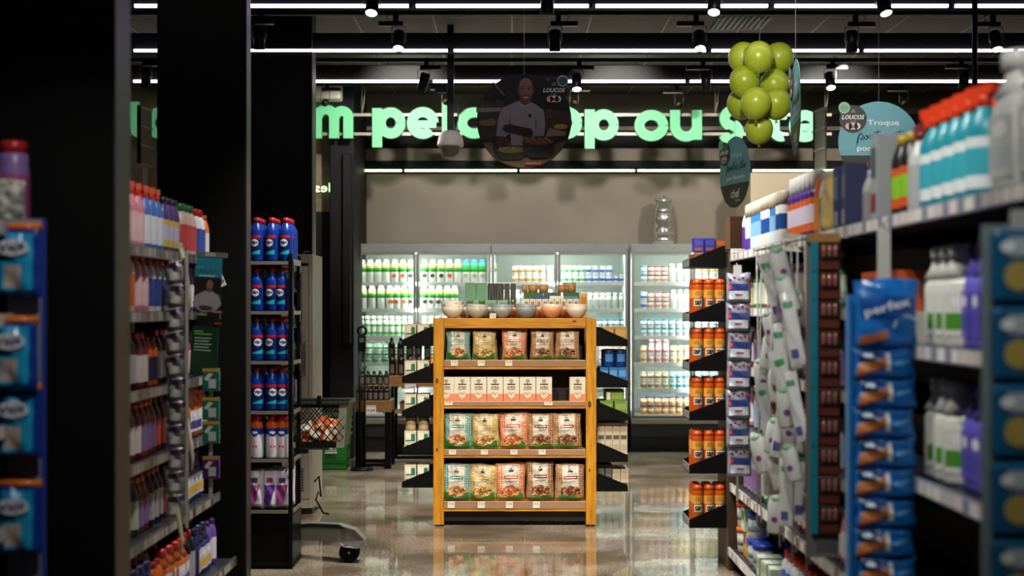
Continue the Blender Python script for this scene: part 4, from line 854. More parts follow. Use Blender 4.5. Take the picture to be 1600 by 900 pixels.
# bowls on the top board
def bowl(col):
    b = MB(); R = .071; b.lathe([(.026, 0), (.03, .003), (.05, .018), (.064, .042), (R, .07), (R-.003, .0705), (.061, .042), (.047, .02), (.026, .008), (0, .007)], mat(col, .45, var=.03), 32)
    l = MB(); l.map(lambda *a: a); l.text('bowl', 0, .052, .006, 0, mat('#3a3630', var=0), w=.02); n = len(l.v); l.v = []; l.f = []; l.m = []; l.sm = []
    l.box(.012, .03, -.0005, .0005, .0535, .0555, mat('#3a3630', var=0)); l.map(lambda x, y, z: ((.0675-y)*math.sin(x/.0675+.25), -(.0675-y)*math.cos(x/.0675+.25), z))
    return [('bowl', b), ('printed_mark', l)]
BWL = {k: Kind('bowl', 'bowl', v[0], bowl(v[1])) for k, v in {'w': ('white bowl', '#d8d0c2'), 'g': ('pale grey-green bowl', '#b4b4a8'), 'b': ('grey-blue bowl', '#8c979c'), 'p': ('peach bowl', '#dd9a72'), 'd': ('cool grey bowl', '#a0a4a4')}.items()}
zt = ztop
for px, seq, wh in ((707, 'www', 'left end'), (745, 'gg', 'second place from the left'), (784, 'db', 'below the black boxes'), (822, 'bb', 'under the small white boxes'), (862, 'pw', 'right of the grey-blue stack'), (901, 'ww', 'right end')):
    nme = {'w': 'white', 'g': 'pale grey-green', 'b': 'grey-blue', 'p': 'peach', 'd': 'cool grey'}
    for k, c in enumerate(seq): BWL[c].put(XX(px, GY+.08), GY+.08, zt+k*.0185, random.uniform(-.3, .3), '', '%s bowl, %s of the stack at the %s of the wooden stand' % (nme[c], ('bottom', 'second', 'top')[k] if k < 2 else 'top', wh) if wh.endswith('end') else '%s bowl, %s of its stack, %s on the wooden stand' % (nme[c], ('bottom', 'second')[k], wh), solo=True, tilt=(0, .05, -.06)[k])
for px, c, wh in ((727, 'w', 'between the first two front stacks'), (765, 'g', 'between second and third front stacks'), (806, 'p', 'between third and fourth front stacks'), (843, 'p', 'between the grey-blue and peach stacks'), (884, 'p', 'between the last two front stacks')):
    BWL[c].put(XX(px, GY+.235), GY+.235, zt, 0, '', '%s bowl in the rear row, %s' % (nme[c], wh), solo=True)
def gb(px0, px1, py0, py1, Y, d, kind_, name, label, extra=None, solo=True):
    w = XX(px1, Y)-XX(px0, Y); h = ZZ(py0, Y)-ZZ(py1, Y); p = boxp(w, d, h, *kind_)
    if extra: p.append(extra(w, d, h))
    k = Kind(name, 'box', label, p); return k.put(XX((px0+px1)/2, Y), Y+d/2, ZZ(py1, Y), 0, '', label, solo=solo)
YB = GY+.32
def hill(w, d, h):
    m = MB(); m.poly([(-w*.45, h*.42), (-w*.2, h*.5), (0, h*.46), (w*.25, h*.52), (w*.45, h*.44), (w*.45, h*.36), (-w*.45, h*.36)], -d/2-.003, -d/2-.002, '#2c5a3a'); m.box(-w*.3, w*.3, -d/2-.003, -d/2-.002, h*.08, h*.3, '#88b088'); return ('mountain_print', m)
def wline(w, d, h):
    m = MB(); c = mat('#6a6c5e', var=0)
    for s_ in (-1, 1): m.stroke([(s_*w*.1, h*.95), (s_*w*.2, h*.6), (s_*w*.38, h*.3), (s_*w*.2, h*.18)], .003, -d/2-.003, -d/2-.002, c)
    return ('line_print', m)
def dots(w, d, h):
    m = MB(); c = mat('#d8d4c8', var=0)
    for k in (.2, .34, .48): m.box(-w*.12, w*.12, -d/2-.003, -d/2-.002, h*k, h*k+.01, c)
    return ('dot_print', m)
T0 = 497
for a, b, wh in ((727, 743.5, 'first from the left'), (744.5, 761, 'next to the black boxes')): gb(a, b, 442, T0, YB, .08, ('#6a9a78', None), 'tea_box', 'tall sage green box on the wooden stand, %s' % wh, hill)
for a, b, wh in ((762, 774, 'touching the green ones'), (774.5, 787, 'second of the line-patterned pair')): gb(a, b, 443, T0, YB, .08, ('#1c1d1a', None), 'tea_box', 'tall black patterned box on the wooden stand, %s' % wh, wline)
for a, b, wh in ((788, 796.5, 'left one of the narrow pair'), (797.5, 806, 'right one of the narrow pair')): gb(a, b, 443, T0, YB, .08, ('#3a3833', None), 'tea_box', 'narrow dark grey box with white dots on the stand, %s' % wh, dots)
for a, b, wh in ((739, 748, 'leftmost'), (758, 776, 'middle'), (777, 793, 'rightmost')): gb(a, b, 469, T0, YB-.06, .05, ('#7aaa88', '#5c8a6a'), 'tea_box', 'low green box before the tall boxes, %s of three' % wh)
m = MB(); 
for i in range(9):
    gb(818+i*9.7, 827+i*9.7, 467, T0, YB-.06, .05, ('#d8d0bc', None), 'small_carton', 'small white carton with square print in the row on the stand', lambda w, d, h: ('square_print', MB().box(-w*.28, w*.28, -d/2-.003, -d/2-.002, h*.62, h*.86, '#8a7a64')), solo=False)
for a, b, c1, wh in ((818, 849, '#2c5a34', 'left'), (849.5, 876, '#2c5a34', 'middle'), (880, 905, '#34602c', 'right')): gb(a, b, 457, T0, YB+.02, .06, (c1, None), 'flat_box', 'dark green edged flat box behind the small cartons, %s of three' % wh)
for a, b, cc, wh in ((833, 858, '#20408a', 'blue flat packet lying'), (859, 881, '#e0ded4', 'white flat packet lying'), (882, 903, '#3c88b0', 'sky blue flat packet lying')):
    gb(a, b, 462.5, 467, YB-.06, .05, (cc, None), 'flat_packet', wh+' on top of the small white cartons')
gb(906, 918, 458, T0, YB-.04, .04, ('#d8b468', '#c0822c'), 'small_carton', 'yellow-tan box with orange dot at the right end of the row')
for a, b, wh in ((815, 824, 'leftmost'), (825, 841, 'second'), (842, 857, 'third'), (871, 885, 'fourth'), (886, 900, 'rightmost')):
    k = Kind('wooden_cup', 'cup', 'wooden cup', [('cup', MB().lathe([((b-a)*.00195, 0), ((b-a)*.0021, .05), ((b-a)*.0019, .05), ((b-a)*.0018, .006), (0, .005)], mat('#b8864c', .5), 20)), ('rim', MB().lathe([((b-a)*.0021, .046), ((b-a)*.00215, .052), ((b-a)*.0019, .052)], mat('#d8b078', .5), 20))])
    k.put(XX((a+b)/2, YB+.05), YB+.05, ZZ(457, YB+.02)+.0005, 0, '', 'light wooden cup on the flat green boxes, %s' % wh, solo=True)
m = MB(); m.lathe([(.03, 0), (.045, .05), (.02, .055)], '#d8ccb8', 18); o = m.build('round_lid_jar', None, (XX(890, YB+.14), YB+.17, ztop)); o.scale = (1, 1, 4.2); tag(o, 'pale round jar standing behind the wooden cups', 'jar'); q = MB(); q.lathe([(.046, .05), (.046, .056), (0, .056)], '#c8baa4', 18); q.build('lid', o)
m = MB(); m.box(-.02, .02, -.001, .001, 0, .03, '#e8e2d2'); o = m.build('price_ticket', None, (XX(770, GY+.02), GY+.02, ztop)); tag(o, 'small white price ticket between the bowls on the stand', 'price ticket'); q = MB(); q.text('12', 0, .016, .014, -.002, mat('#4a4640', var=0), w=.024); q.build('printed_price', o)

# side shelves of the wooden stand
def wing(side, px_in, px_out, top_in, top_out, bot, label):
    Y = GY+.03; t = thing('side_shelf', label, 'side shelf', (0, Y, 0)); a, b = XX(px_in, Y), XX(px_out, Y); s = 1 if b > a else -1
    a += s*.0015
    for yy in (0, .42):
        m = MB(); m.poly([(a, ZZ(top_in, Y)), (a+s*.02, ZZ(top_in, Y)), (b, ZZ(top_out, Y)), (b, ZZ(bot, Y)), (a, ZZ(bot, Y))], yy, yy+.004, BLK); m.build('bracket', t)
    m = MB(); m.box(min(a, b), max(a, b), .004, .42, ZZ(bot, Y)+.002, ZZ(bot, Y)+.008, BLKM); m.build('tray', t)
    m = MB(); m.box(b-.004 if s > 0 else b, b if s > 0 else b+.004, .004, .42, ZZ(bot, Y)+.008, ZZ(top_out, Y), CLEAR); m.build('front_lip', t)
    return ZZ(bot, Y)+.0085
TE = Kind('tea_carton', 'carton', 'cream and green tea carton', boxp(.076, .074, .133, '#d8d0b8', '#1d7a5c', '#1d7a5c', '#cfc6ae')+[('picture', MB().box(-.03, .005, -.0405, -.039, .075, .12, '#f0ead8'))])
CY_ = Kind('snack_tube', 'snack pack', 'beige ribbed snack pack', [('pack', MB().lathe([(.032, 0), (.034, .01), (.034, .03), (.031, .035), (.034, .04), (.034, .06), (.031, .065), (.034, .07), (.033, .085), (0, .086)], mat('#b8a07c', .4), 18))])
ordn = ['top', 'second', 'third', 'fourth', 'bottom']
for i, (ti, to, bt, tp) in enumerate(((511, 531, 541, 508), (571, 588.5, 598.5, 565), (622, 642, 651, 616), (682, 700, 708.5, 655), (735, 753, 762, 725))):
    z = wing(-1, 677, 628, ti, to, bt, 'black side shelf on the left of the wooden stand, %s of five' % ordn[i])
    Y = GY+.06
    for j in range(4):
        for k, px in enumerate((641, 661)):
            x = XX(px, Y); hgt = ZZ(tp, Y)-z; lab = 'on the %s left side shelf of the wooden stand' % ordn[i]
            if j > 1 and i != 0: continue
            if i < 3 or i == 4: TE.put(x, Y+.045+j*.095, z, 0, lab, sc=1, desc=None)
            else:
                TE.put(x, Y+.045+j*.095, z, 0, lab); CY_.put(x+.0, Y+.045+j*.095, z+.1342, 0, 'stacked, cartons of the fourth left side shelf')
YEL = Kind('small_carton', 'carton', 'ochre carton', boxp(.078, .08, .112, '#c89a48', '#d8b068', '#b07a2c')); BLC = Kind('blue_can', 'can', 'dark blue can with pale label', [('can', MB().lathe([(.03, 0), (.031, .004), (.031, .086), (.03, .09)], mat('#123a78', .3), 20)), ('rim', MB().lathe([(.0315, .087), (.0315, .092), (.028, .092), (.027, .088), (0, .088)], mat('#a8a8a4', .3, .8), 20)), ('label', MB().lathe([(.0316, .03), (.0316, .07)], mat('#4a88c8', .35), 10, 1, 0, 0, -.7, .7))])
BLB = Kind('blue_carton', 'carton', 'bright blue carton', boxp(.056, .08, .118, '#2468b0', '#5aa0d8', '#c8d8e8')); GRB = Kind('green_carton', 'carton', 'olive green carton', boxp(.085, .07, .113, '#6a8a34', '#8aa44c', None)); CRB = Kind('cream_carton', 'carton', 'tall cream carton', boxp(.0465, .05, .119, '#c8baa0', '#b8a88c', '#5a4c3c'))
GRC = Kind('green_carton', 'carton', 'flat olive green carton with barcode', boxp(.118, .07, .066, '#6a8a34')+[('barcode_panel', MB().box(-.052, -.03, -.0362, -.0352, .008, .056, '#e0e0d4')), ('printed_front', MB().box(-.022, .05, -.0362, -.0352, .012, .05, '#8aa44c'))])
GYB = Kind('grey_carton', 'carton', 'dark grey carton', boxp(.046, .05, .158, '#4a4844', '#6a6862', '#8a867c'))
RSP = [(511, 531, 541), (579, 595, 605.5), (629, 647, 657), (692, 711, 722), (740, 758, 768)]
for i, (ti, to, bt) in enumerate(RSP):
    z = wing(1, 932, 981, ti, to, bt, 'black side shelf on the right of the wooden stand, %s of five' % ordn[i]); Y = GY+.075; pl = 'on the %s right side shelf of the wooden stand' % ordn[i]
    for j in range(3):
        yy = Y+.04+j*.09
        if i == 0:
            for px in (950, 970): YEL.put(XX(px, Y), yy, z, 0, pl)
        elif i == 1:
            for px in (944, 958.5, 972.5): BLB.put(XX(px, Y), yy, z, 0, pl)
            for px in (952, 970.5): BLC.put(XX(px, Y), yy, z+.1185, 0, 'stacked on blue cartons beside the wooden stand', sc=1.22)
        elif i == 2:
            for px in (948, 970.5): GRB.put(XX(px, Y), yy, z, 0, pl)
            GRC.put(XX(961, Y), yy, z+.1137, 0, 'topmost in the pile on the third right side shelf')
        elif i == 3:
            for k in range(4):
                for q in range(2): CRB.put(XX(939.5+k*11.8, Y), yy, z+q*.1195, 0, pl)
        else:
            for k in range(2): GYB.put(XX(939.5+k*11.8, Y), yy, z, 0, pl)
            for k in range(2): CRB.put(XX(963.5+k*12.8, Y), yy, z, 0, pl, sc=1.08)

# ---------------------------------------------------------------- black rack of blue cleaner bottles
VB = mat('#0c3796', .28); VR = mat('#c81f1c', .3); VD = mat('#0a2058', .35)
def veja():
    r, h = .037, .235; b = MB(); b.lathe([(r*.92, 0), (r, .008), (r, .16), (r*.96, .172), (r*.62, .196), (r*.42, .208), (r*.42, .213)], VB, 20)
    c = MB(); c.lathe([(r*.5, .209), (r*.5, .226), (r*.38, h), (0, h)], VR, 14)
    l = MB(); w = wrapf(r); n0 = 0
    l.grid(lambda u, v: ((u-.5)*.075, -.0008, .035+v*.095), 12, 4, VD); l.grid(lambda u, v: ((u-.5)*.07, -.0014, .124+v*.014), 10, 2, VR)
    l.grid(lambda u, v: ((u-.5)*.06, -.0014, .036+v*.018*(.4+u)), 10, 2, mat('#18a8b8', .35)); l.map(w)
    e = MB(); gell(e, 0, .098, .021, .021, -.0022, mat('#e8eaf0', .35), 10); e.text('VEJA', 0, .098, .018, -.003, mat('#0a1c60', var=0), w=.038, bold=.05, shear=.1); e.map(w)
    return Kind('cleaner_bottle', 'bottle', 'blue cleaner bottle with red cap', [('bottle', b), ('cap', c), ('label', l), ('emblem', e)])
def veja_spray():
    r, h = .034, .245; b = MB(); b.lathe([(r*.94, 0), (r, .006), (r, .13), (r, .165), (r, .195), (r*.75, .21)], [mat('#dfe2ea', .3), mat('#dfe2ea', .3), mat('#1c3ca0', .3), mat('#e8641c', .3), mat('#b8281c', .3)], 20)
    c = MB(); c.lathe([(r*.72, .208), (r*.74, .235), (r*.5, h), (0, h)], VR, 16)
    e = MB(); w = wrapf(r); gell(e, 0, .14, .022, .022, -.0012, mat('#1c3ca0', .35)); e.text('VEJA', 0, .14, .016, -.002, mat('#f4f4f8', var=0), w=.036, bold=.05); e.grid(lambda u, v: ((u-.5)*.03, -.001, .06+v*.01), 6, 1, mat('#c04058')); e.grid(lambda u, v: ((u-.5)*.012, -.001, .03+v*.08), 3, 1, mat('#e8a0a8')); e.map(w)
    return Kind('spray_can', 'spray can', 'white and orange cleaner can with red cap', [('can', b), ('cap', c), ('label', e)])
VJ, VS = veja(), veja_spray()
def pch(body, acc, nm, cat='refill pouch', w=.13, h=.2, d=.06, logo=None, seed=3):
    f = pouch_surf(w, d, h, seed); b = MB(); b.grid(lambda u, v: f(u, v), 12, 14, mat(body, .3)); b.grid(lambda u, v: f(1-u, v, 1), 8, 8, mat(body, .3))
    l = MB(); l.grid(lambda u, v: f(.15+.7*u*(.6+.4*v), .12+.5*v, -1, .0015), 8, 8, mat(acc, .3)); l.grid(lambda u, v: f(.3+.4*u, .68+.12*v, -1, .002), 6, 3, mat(logo or '#f0f0f0', .3))
    return Kind('refill_pouch', cat, nm, [('pouch', b), ('printed_front', l)])
RY = 7.6; s = RY/FPX; rx1 = XX(457, RY); rx0 = -1.62
root = thing('display_rack', 'black metal rack of blue cleaner bottles beside the second dark pillar', 'rack', (0, RY, 0))
LR = [ZZ(p, RY) for p in (408, 486, 564, 642, 717, 797)]
for x in (rx0, rx1-.022):
    for y in (0, .29):
        m = MB(); m.box(x, x+.022, y, y+.02, .0, ZZ(396, RY) if x > -1.5 else ZZ(400, RY), BLKM, .002); m.build('post', root)
SHM = mat('#8a8478', .4, .4)
for z in LR:
    m = MB(); m.box(rx0+.022, rx1-.022, .002, .31, z-.016, z-.002, BLKM); m.box(rx0+.023, rx1-.023, -.003, .002, z-.018, z, SHM); m.box(rx1-.004, rx1+.003, .03, .28, z-.02, z, SHM); m.build('shelf', root)
m = MB(); m.box(rx0+.022, rx1-.022, .02, .3, .035, LR[5]-.02, BLKM); m.build('base_cabinet', root)
m = MB(); m.box(rx0, rx1, -.004, .31, .012, .034, BLK); m.build('base_bar', root)
m = MB(); m.box(rx1-.02, rx1, .022, .288, .04, LR[5]-.03, BLKM)
for z in LR[:-1]: m.box(rx1-.006, rx1+.002, .022, .05, z-.06, z, BLKM); m.box(rx1-.006, rx1+.002, .25, .288, z-.06, z, BLKM)
m.box(rx1-.006, rx1+.002, .022, .288, LR[0], LR[0]+.012, SHM); m.build('side_panel', root)
PW = pch('#e0dce4', '#a8488c', 'white refill pouch with magenta curve', w=.085, h=.2, d=.055, logo='#5a3c8c'); PW2 = pch('#e4e2ea', '#6a3a9a', 'white refill pouch with violet curve', w=.085, h=.2, d=.055, logo='#c83a6a', seed=5)
rn6 = ['top', 'second', 'third', 'fourth', 'fifth', 'bottom']
for i, z in enumerate(LR):
    pl = 'on the %s shelf of the black rack' % rn6[i]
    for j in range(3):
        for k, px in enumerate((378, 401.5, 425, 447)):
            if i and px > 440: px -= 3
            x = XX(px, RY+.05)+(-.008 if i == 5 else 0); y = RY+.052+j*.082
            if x+.037 > rx1-.024 and i: x = rx1-.024-.039
            if i < 4: VJ.put(x, y, z+.0005, random.uniform(-.35, .35), pl, sc=1 if i else 1.0)
            elif i == 4: VS.put(x, y, z+.0005, random.uniform(-.3, .3), pl, sc=.98)
            else: (PW if (k+j) % 2 else PW2).put(x, y+.003, z+.0005, random.uniform(-.15, .15), pl, sc=1.05)

# ---------------------------------------------------------------- white upright cooler behind the rack
Y = 9.5; cx0, cx1 = XX(440, Y), XX(488, Y); t = thing('drinks_cooler', 'narrow white upright glass-door cooler behind the bottle rack', 'cooler', ((cx0+cx1)/2, Y, 0)); hw_ = (cx1-cx0)/2; WHC = mat('#cfc8b8', .4)
zt = ZZ(397, Y); zb = ZZ(797, Y)+.01
m = MB(); m.box(-hw_, -hw_+.03, .02, .5, zb, zt, WHC); m.box(hw_-.03, hw_, .02, .5, zb, zt, WHC, .004); m.box(-hw_+.03, hw_-.03, .47, .5, zb, zt, WHC); m.box(-hw_+.03, hw_-.03, .02, .47, zt-.06, zt, WHC); m.box(-hw_+.03, hw_-.03, .02, .47, zb, .42, WHC); m.build('cabinet', t)
m = MB(); fw = .038; a, b = -hw_+.002, hw_-.03; z0, z1 = .46, zt-.08
for q in ((a, a+fw, z0, z1), (b-fw, b, z0, z1), (a+fw, b-fw, z0, z0+fw), (a+fw, b-fw, z1-fw, z1)): m.box(q[0], q[1], -.02, .018, q[2], q[3], WHC, .003)
dr = m.build('door', t); m = MB(); m.box(a+fw, b-fw, -.004, 0, z0+fw, z1-fw, PANE); m.build('glass', dr); m = MB(); m.tube([(b-.012, -.02, .95), (b-.012, -.045, .97), (b-.012, -.045, 1.15), (b-.012, -.02, 1.17)], .008, STEEL); m.build('handle', dr)
m = MB(); m.box(-hw_+.02, hw_-.02, .012, .02, .12, .4, '#b8b2a4')
for i in range(9): m.box(-.02+hw_-.1, .02+hw_-.1+.02, .009, .012, .17+i*.018, .178+i*.018, '#3a3830')
m.build('grille', t)
for k in range(5):
    m = MB(); z = .55+k*.24; m.box(-hw_+.032, hw_-.032, .03, .46, z-.008, z, FIN); m.build('shelf', t)
YG = Kind('drink_bottle', 'bottle', 'small pale drink bottle', bottle(.15, .028, '#d8cdb8', '#b8502c', '#9a8a48', neck=.5))
for k in range(5):
    for i in range(2): YG.put(cx0+.065+i*.06, Y+.08, .5505+k*.24, 0, 'inside the white upright cooler')
m = MB(); m.box(-.001, hw_-.002, 0, .3, 0, .012, WHC); 
t2 = MB(); t2.tube([(cx1-.0, Y+.1, .22), (cx1+.03, Y+.1, .26), (cx1+.045, Y+.1, .12), (cx1+.03, Y+.08, .16), (cx1+.01, Y+.1, .1), (cx1+.06, Y+.1, .012), (cx1+.1, Y+.08, .008)], .006, BLK); o = t2.build('power_cord', None); tag(o, 'black power cord looping beside the white cooler', 'cord')
m = MB(); m.tube([(0, 0, 0), (.01, 0, .02), (.03, 0, .025), (.04, 0, .012)], .004, '#3aa8a0'); o = m.build('teal_clip', None, (XX(474, Y+.1), Y+.1, zt)); tag(o, 'small teal clip lying on top of the white cooler', 'clip')

# ---------------------------------------------------------------- shopping cart with hand basket (its mast is behind the rack)
Y = 7.8; t = thing('shopping_cart', 'grey two-basket shopping cart half hidden behind the black rack', 'shopping cart', (0, Y, 0)); GC = mat('#7c7a74', .45)
q = lambda px, py: (XX(px, Y), ZZ(py, Y)); CM = lambda x, y, z: (x, y+max(0, -.9-x)*.62, z)
f = 8.25/7.8
m = MB(); p1_ = [q(440, 829), q(480, 823), q(530, 820), q(556, 826), q(571, 842), q(572, 851), q(560, 855), q(538, 853), q(528, 846), q(480, 849), q(440, 853)]
zsh = .0
m.poly(p1_, -.05, .05, GC); m.map(CM); m.build('base_frame', t)
m = MB(); m.poly([q(440, 828.5), q(480, 822), q(530, 819), q(543, 824), q(480, 827), q(440, 833)], -.052, -.03, mat('#26241f', .5)); m.map(CM); m.build('base_groove', t)
wx, wz = XX(546, Y), ZZ(862, Y)
for dy in (-.028, .012):
    m = MB(); R = .055
    m.lathe([(0, 0), (R*.75, 0), (R, .006), (R, .02), (R*.75, .026), (0, .026)], BLK, 24); m.map(lambda x, y, z: (x+wx, z+dy, y+.002+R)); wl = m.build('wheel', t)
    m = MB(); m.lathe([(.008, 0), (.006, .004), (0, .004)], STEEL, 10); m.map(lambda x, y, z: (x+wx, dy-z, y+.002+R)); m.build('hub', wl)
m = MB(); m.box(wx-.03, wx+.05, -.035, .04, ZZ(856, Y), ZZ(850, Y), BLKM, .004); m.build('caster_fork', t)
m = MB(); m.tube([(-1.24, .45, ZZ(838, Y)), (-1.24, .45, .5), (-1.24, .45, .98)], .016, GC, 12); m.build('mast', t)
zz_ = ZZ(696, 8.25)
for dy in (.35, .56): m = MB(); m.box(-1.24, -1.05, dy-.006, dy+.006, zz_-.014, zz_-.001, GC); m.build('basket_support', t)
Y = 8.25
m = MB(); bx0, bx1 = XX(462, Y), XX(548, Y); bz0, bz1 = ZZ(696, Y), ZZ(626, Y)
t = thing('hand_basket', 'dark green shopping basket with lattice side, riding on the grey cart', 'basket', ((bx0+bx1)/2, Y, bz0)); bw = (bx1-bx0)/2; bh = bz1-bz0; BGm = mat('#08120b', .5); BGm.node_tree.nodes['Principled BSDF'].inputs['Specular IOR Level'].default_value = .2; d2 = .16
tap = lambda z: 1-.14*(1-z/bh)
m = MB()
for yy in (-d2, d2):
    for (z0, z1) in ((0, .035), (bh-.03, bh)):
        m.add([(-bw*tap(z0), yy*tap(z0), z0), (bw*tap(z0), yy*tap(z0), z0), (bw*tap(z1), yy*tap(z1), z1), (-bw*tap(z1), yy*tap(z1), z1)], [(0, 1, 2, 3)], BGm)
    for i in range(-6, 9):
        for dr_ in (1, -1):
            x0 = -bw+(i*.045); x1 = x0+dr_*.16; a, b = (x0, .035), (x1, bh-.03)
            cl = lambda p, q_: p
            pts = []
            for k in range(9):
                u = k/8; x = a[0]+(b[0]-a[0])*u; z = a[1]+(b[1]-a[1])*u
                if abs(x) <= bw*tap(z): pts.append((x, yy*tap(z), z))
            if len(pts) > 1: m.tube([pts[0], pts[-1]], .0032, BGm, 6)
m.box(-bw*.86, bw*.86, -d2*.86, d2*.86, 0, .006, BGm); m.box(-bw-.008, -bw+.002, -d2, d2, bh-.02, bh, BGm)
m.add([(-bw*.86, -d2*.86, 0), (-bw*.86, d2*.86, 0), (-bw, d2, bh), (-bw, -d2, bh)], [(0, 1, 2, 3)], BGm); m.build('basket_body', t)
m = MB(); m.add([(bw*.86, -d2*.86, 0), (bw*.86, d2*.86, 0), (bw, d2, bh), (bw, -d2, bh)], [(0, 1, 2, 3)], mat('#2c5a34', .4)); m.add([(bw*.86-.045, -d2*.87, 0), (bw*.86, -d2*.865, 0), (bw, -d2-.003, bh), (bw-.045, -d2-.003, bh)], [(0, 1, 2, 3)], mat('#8c8874', .45)); m.build('end_panel', t, label='end panel of the basket with its lit side painted pale')  # lighter green and pale strip paint in the basket's lit end
m = MB(); e = .01
for (a, b, c, dd) in ((-bw-e, bw+e, -d2-e, -d2+.004), (-bw-e, bw+e, d2-.004, d2+e), (-bw-e, -bw, -d2, d2), (bw, bw+e, -d2, d2)): m.box(a, b, c, dd, bh-.012, bh+.006, mat('#2a2c26', .4), .003)
m.build('rim', t); m = MB(); m.box(-.012, .012, -d2-.02, -d2-.006, bh-.03, bh+.04, BLKM, .004); m.build('handle_hinge', t)
PO = pch('#d8622a', '#e8d8c0', 'orange and white food pack', 'food pack', w=.11, h=.15, d=.04, logo='#f0e4d0'); PR = pch('#c8c0b0', '#c05a34', 'whitish food pack with red print', 'food pack', w=.11, h=.12, d=.04, seed=8)
PO.put((bx0+bx1)/2+.03, Y-.03, bz0+.012, .2, 'standing in the dark lattice basket', solo=True, tilt=.3); PR.put((bx0+bx1)/2-.07, Y+.02, bz0+.012, -.2, 'leaning at the rack side in the lattice basket', solo=True, tilt=-.5)
PO.put((bx0+bx1)/2+.02, Y+.07, bz0+.012, -.1, 'at the back of the dark lattice basket', solo=True, tilt=-.4)

# ---------------------------------------------------------------- shelving runs beside the aisle
SG = mat('#4a4a48', .4, .3); RAILW = mat('#a8a6a0', .35); TK = [mat(c, .5, var=0) for c in ('#e8e4dc', '#f2eee4', '#d0cccc', '#e4d8d4')]
def run(side, X, Xb, y0, y1, zs, label, Xdeck=None, railcol=None, backX=None, TK=TK):
    sgn = 1 if X > 0 else -1; t = thing('shelving_unit', label, 'shelving unit', (X, (y0+y1)/2, 0)); h = (y1-y0)/2; D = abs(Xb-X)
    lo = lambda a, b: (min(sgn*a, sgn*b), max(sgn*a, sgn*b))
    m = MB(); a, b = lo(D, D+.02); m.box(a, b, -h, h, .02, max(zs)+.02, mat('#26262a', .5)); m.build('back_panel', t)
    if backX:
        m = MB(); m.box(-.021, D, h+.004, h+.39, 0, 1.70, mat('#3c2c1c', .5), .003); m.build('end_panel', t, label='dark brown end panel')
    for yy in (-h, h-.03):
        m = MB(); a, b = lo(D-.05, D); m.box(a, b, yy, yy+.03, 0, max(zs)+.04, SG); m.build('upright', t)
    for i, z in enumerate(zs):
        off = (X-Xdeck)*sgn if (Xdeck is not None and i == len(zs)-1) else 0; a, b = lo(-off, D-.001)
        m = MB(); m.box(a, b, -h+.002, h-.002, z-.03, z-.002, mat('#2c2c34', .4)); s_ = m.build('shelf', t)
        m = MB(); x = sgn*(-off)-sgn*.004; r0, r1 = min(x, x-sgn*.012), max(x, x-sgn*.012); m.box(r0, r1, -h+.003, h-.003, z-.034, z+.008, railcol or RAILW)
        y = -h+.03
        while y < h-.08:
            w = random.uniform(.05, .075)
            xx = x-sgn*.0125; m.box(min(xx, xx-sgn*.001), max(xx, xx-sgn*.001), y, y+w, z-.03, z+.004, random.choice(TK)); y += w+random.choice((.004, .01, .06))
        m.build('price_rail', s_)
        for yy in (-h+.004, h-.008):
            br = MB(); a2, b2 = lo(.0, D-.06); p_ = (a2, b2) if sgn > 0 else (b2, a2); br.poly([(p_[0], z-.03), (p_[1], z-.03), (p_[1], z-.1)], yy, yy+.003, mat('#1c1c20')); br.build('bracket', s_)
    return t
ZF = [1.675, 1.39, 1.10, .79, .46, .12]; ZN = [1.675, 1.285, .905, .5, .12]
run('r', 1.17, 1.66, 4.93, 7.55, ZF, 'far shelving bay on the right of the aisle, under the white aerosols', 1.16, backX=1)
run('r', 1.17, 1.66, 2.2, 4.9, ZN, 'near shelving bay on the right of the aisle with white and violet jugs', 1.16, mat('#8c94a8', .35))
ZL = [1.635, 1.375, 1.065, .78, .465, .14]
run('l', -1.48, -1.95, 4.85, 7.15, ZL, 'shelving bay on the left between the first and second dark pillars', -1.40, mat('#4c4a46', .35), TK=[mat(c, .5, var=0) for c in ('#8a8884', '#9c9890', '#6c6a68')])  # dimness of this side is put into the rail and ticket colours
run('l', -1.43, -1.95, 2.2, 4.28, ZL, 'nearest shelving bay at the left edge, before the first dark pillar', -1.43)
# ---- kinds of cleaning goods
K = lambda n, c, d, p: Kind(n, c, d, p)
RJ = K('cleaner_jug', 'jug', 'white jug with green label', jug(.29, .13, .07, '#dfe2d8', '#dfe2d8', '#dfe2d8', '#4f9a30')); RV = K('cleaner_jug', 'jug', 'violet jug with red spot', jug(.29, .13, .07, '#6a62d0', '#2a2a78', '#6258c8', '#5a50b8'))
RGJ = K('cleaner_jug', 'jug', 'large pale grey jug', jug(.36, .19, .12, '#dcdeda', '#e4e6e2', '#c8ccc8', '#b8c0c0'))
TQ = K('trigger_bottle', 'spray bottle', 'teal bottle with orange-red trigger cap', bottle(.24, .045, '#1c98a8', '#e0401c', '#3cb0c0', neck=.35, sy=.8, acc='#e8f0f0', tri=True)); 
AER = K('aerosol_can', 'aerosol can', 'pale blue aerosol with beige cap', aero(.25, .033, '#c8d8e4', '#3a78b8', '#c8beaa', '#7aa8cc', ch=.72)); AEP = K('aerosol_can', 'aerosol can', 'violet aerosol with beige cap', aero(.25, .033, '#5a3c98', '#e8e4f0', '#c8beaa', '#d8d0e8', ch=.72))
GCP = K('cleaner_bottle', 'bottle', 'purple bottle with green cap', bottle(.235, .03, '#d8d0dc', '#2f9a3a', '#5a2c88', neck=.5)); 
VOP = K('cleaner_bottle', 'bottle', 'white-capped bottle with orange and purple label', bottle(.28, .04, '#4a2a7c', '#e8e6e2', '#d8d0e0', acc='#e0662a', neck=.55, sy=.7, cap_h=.3)); OWB = K('cleaner_bottle', 'bottle', 'orange bottle with white cap', bottle(.27, .038, '#e2641c', '#e8e6e2', '#e88a2c', neck=.5, sy=.7))
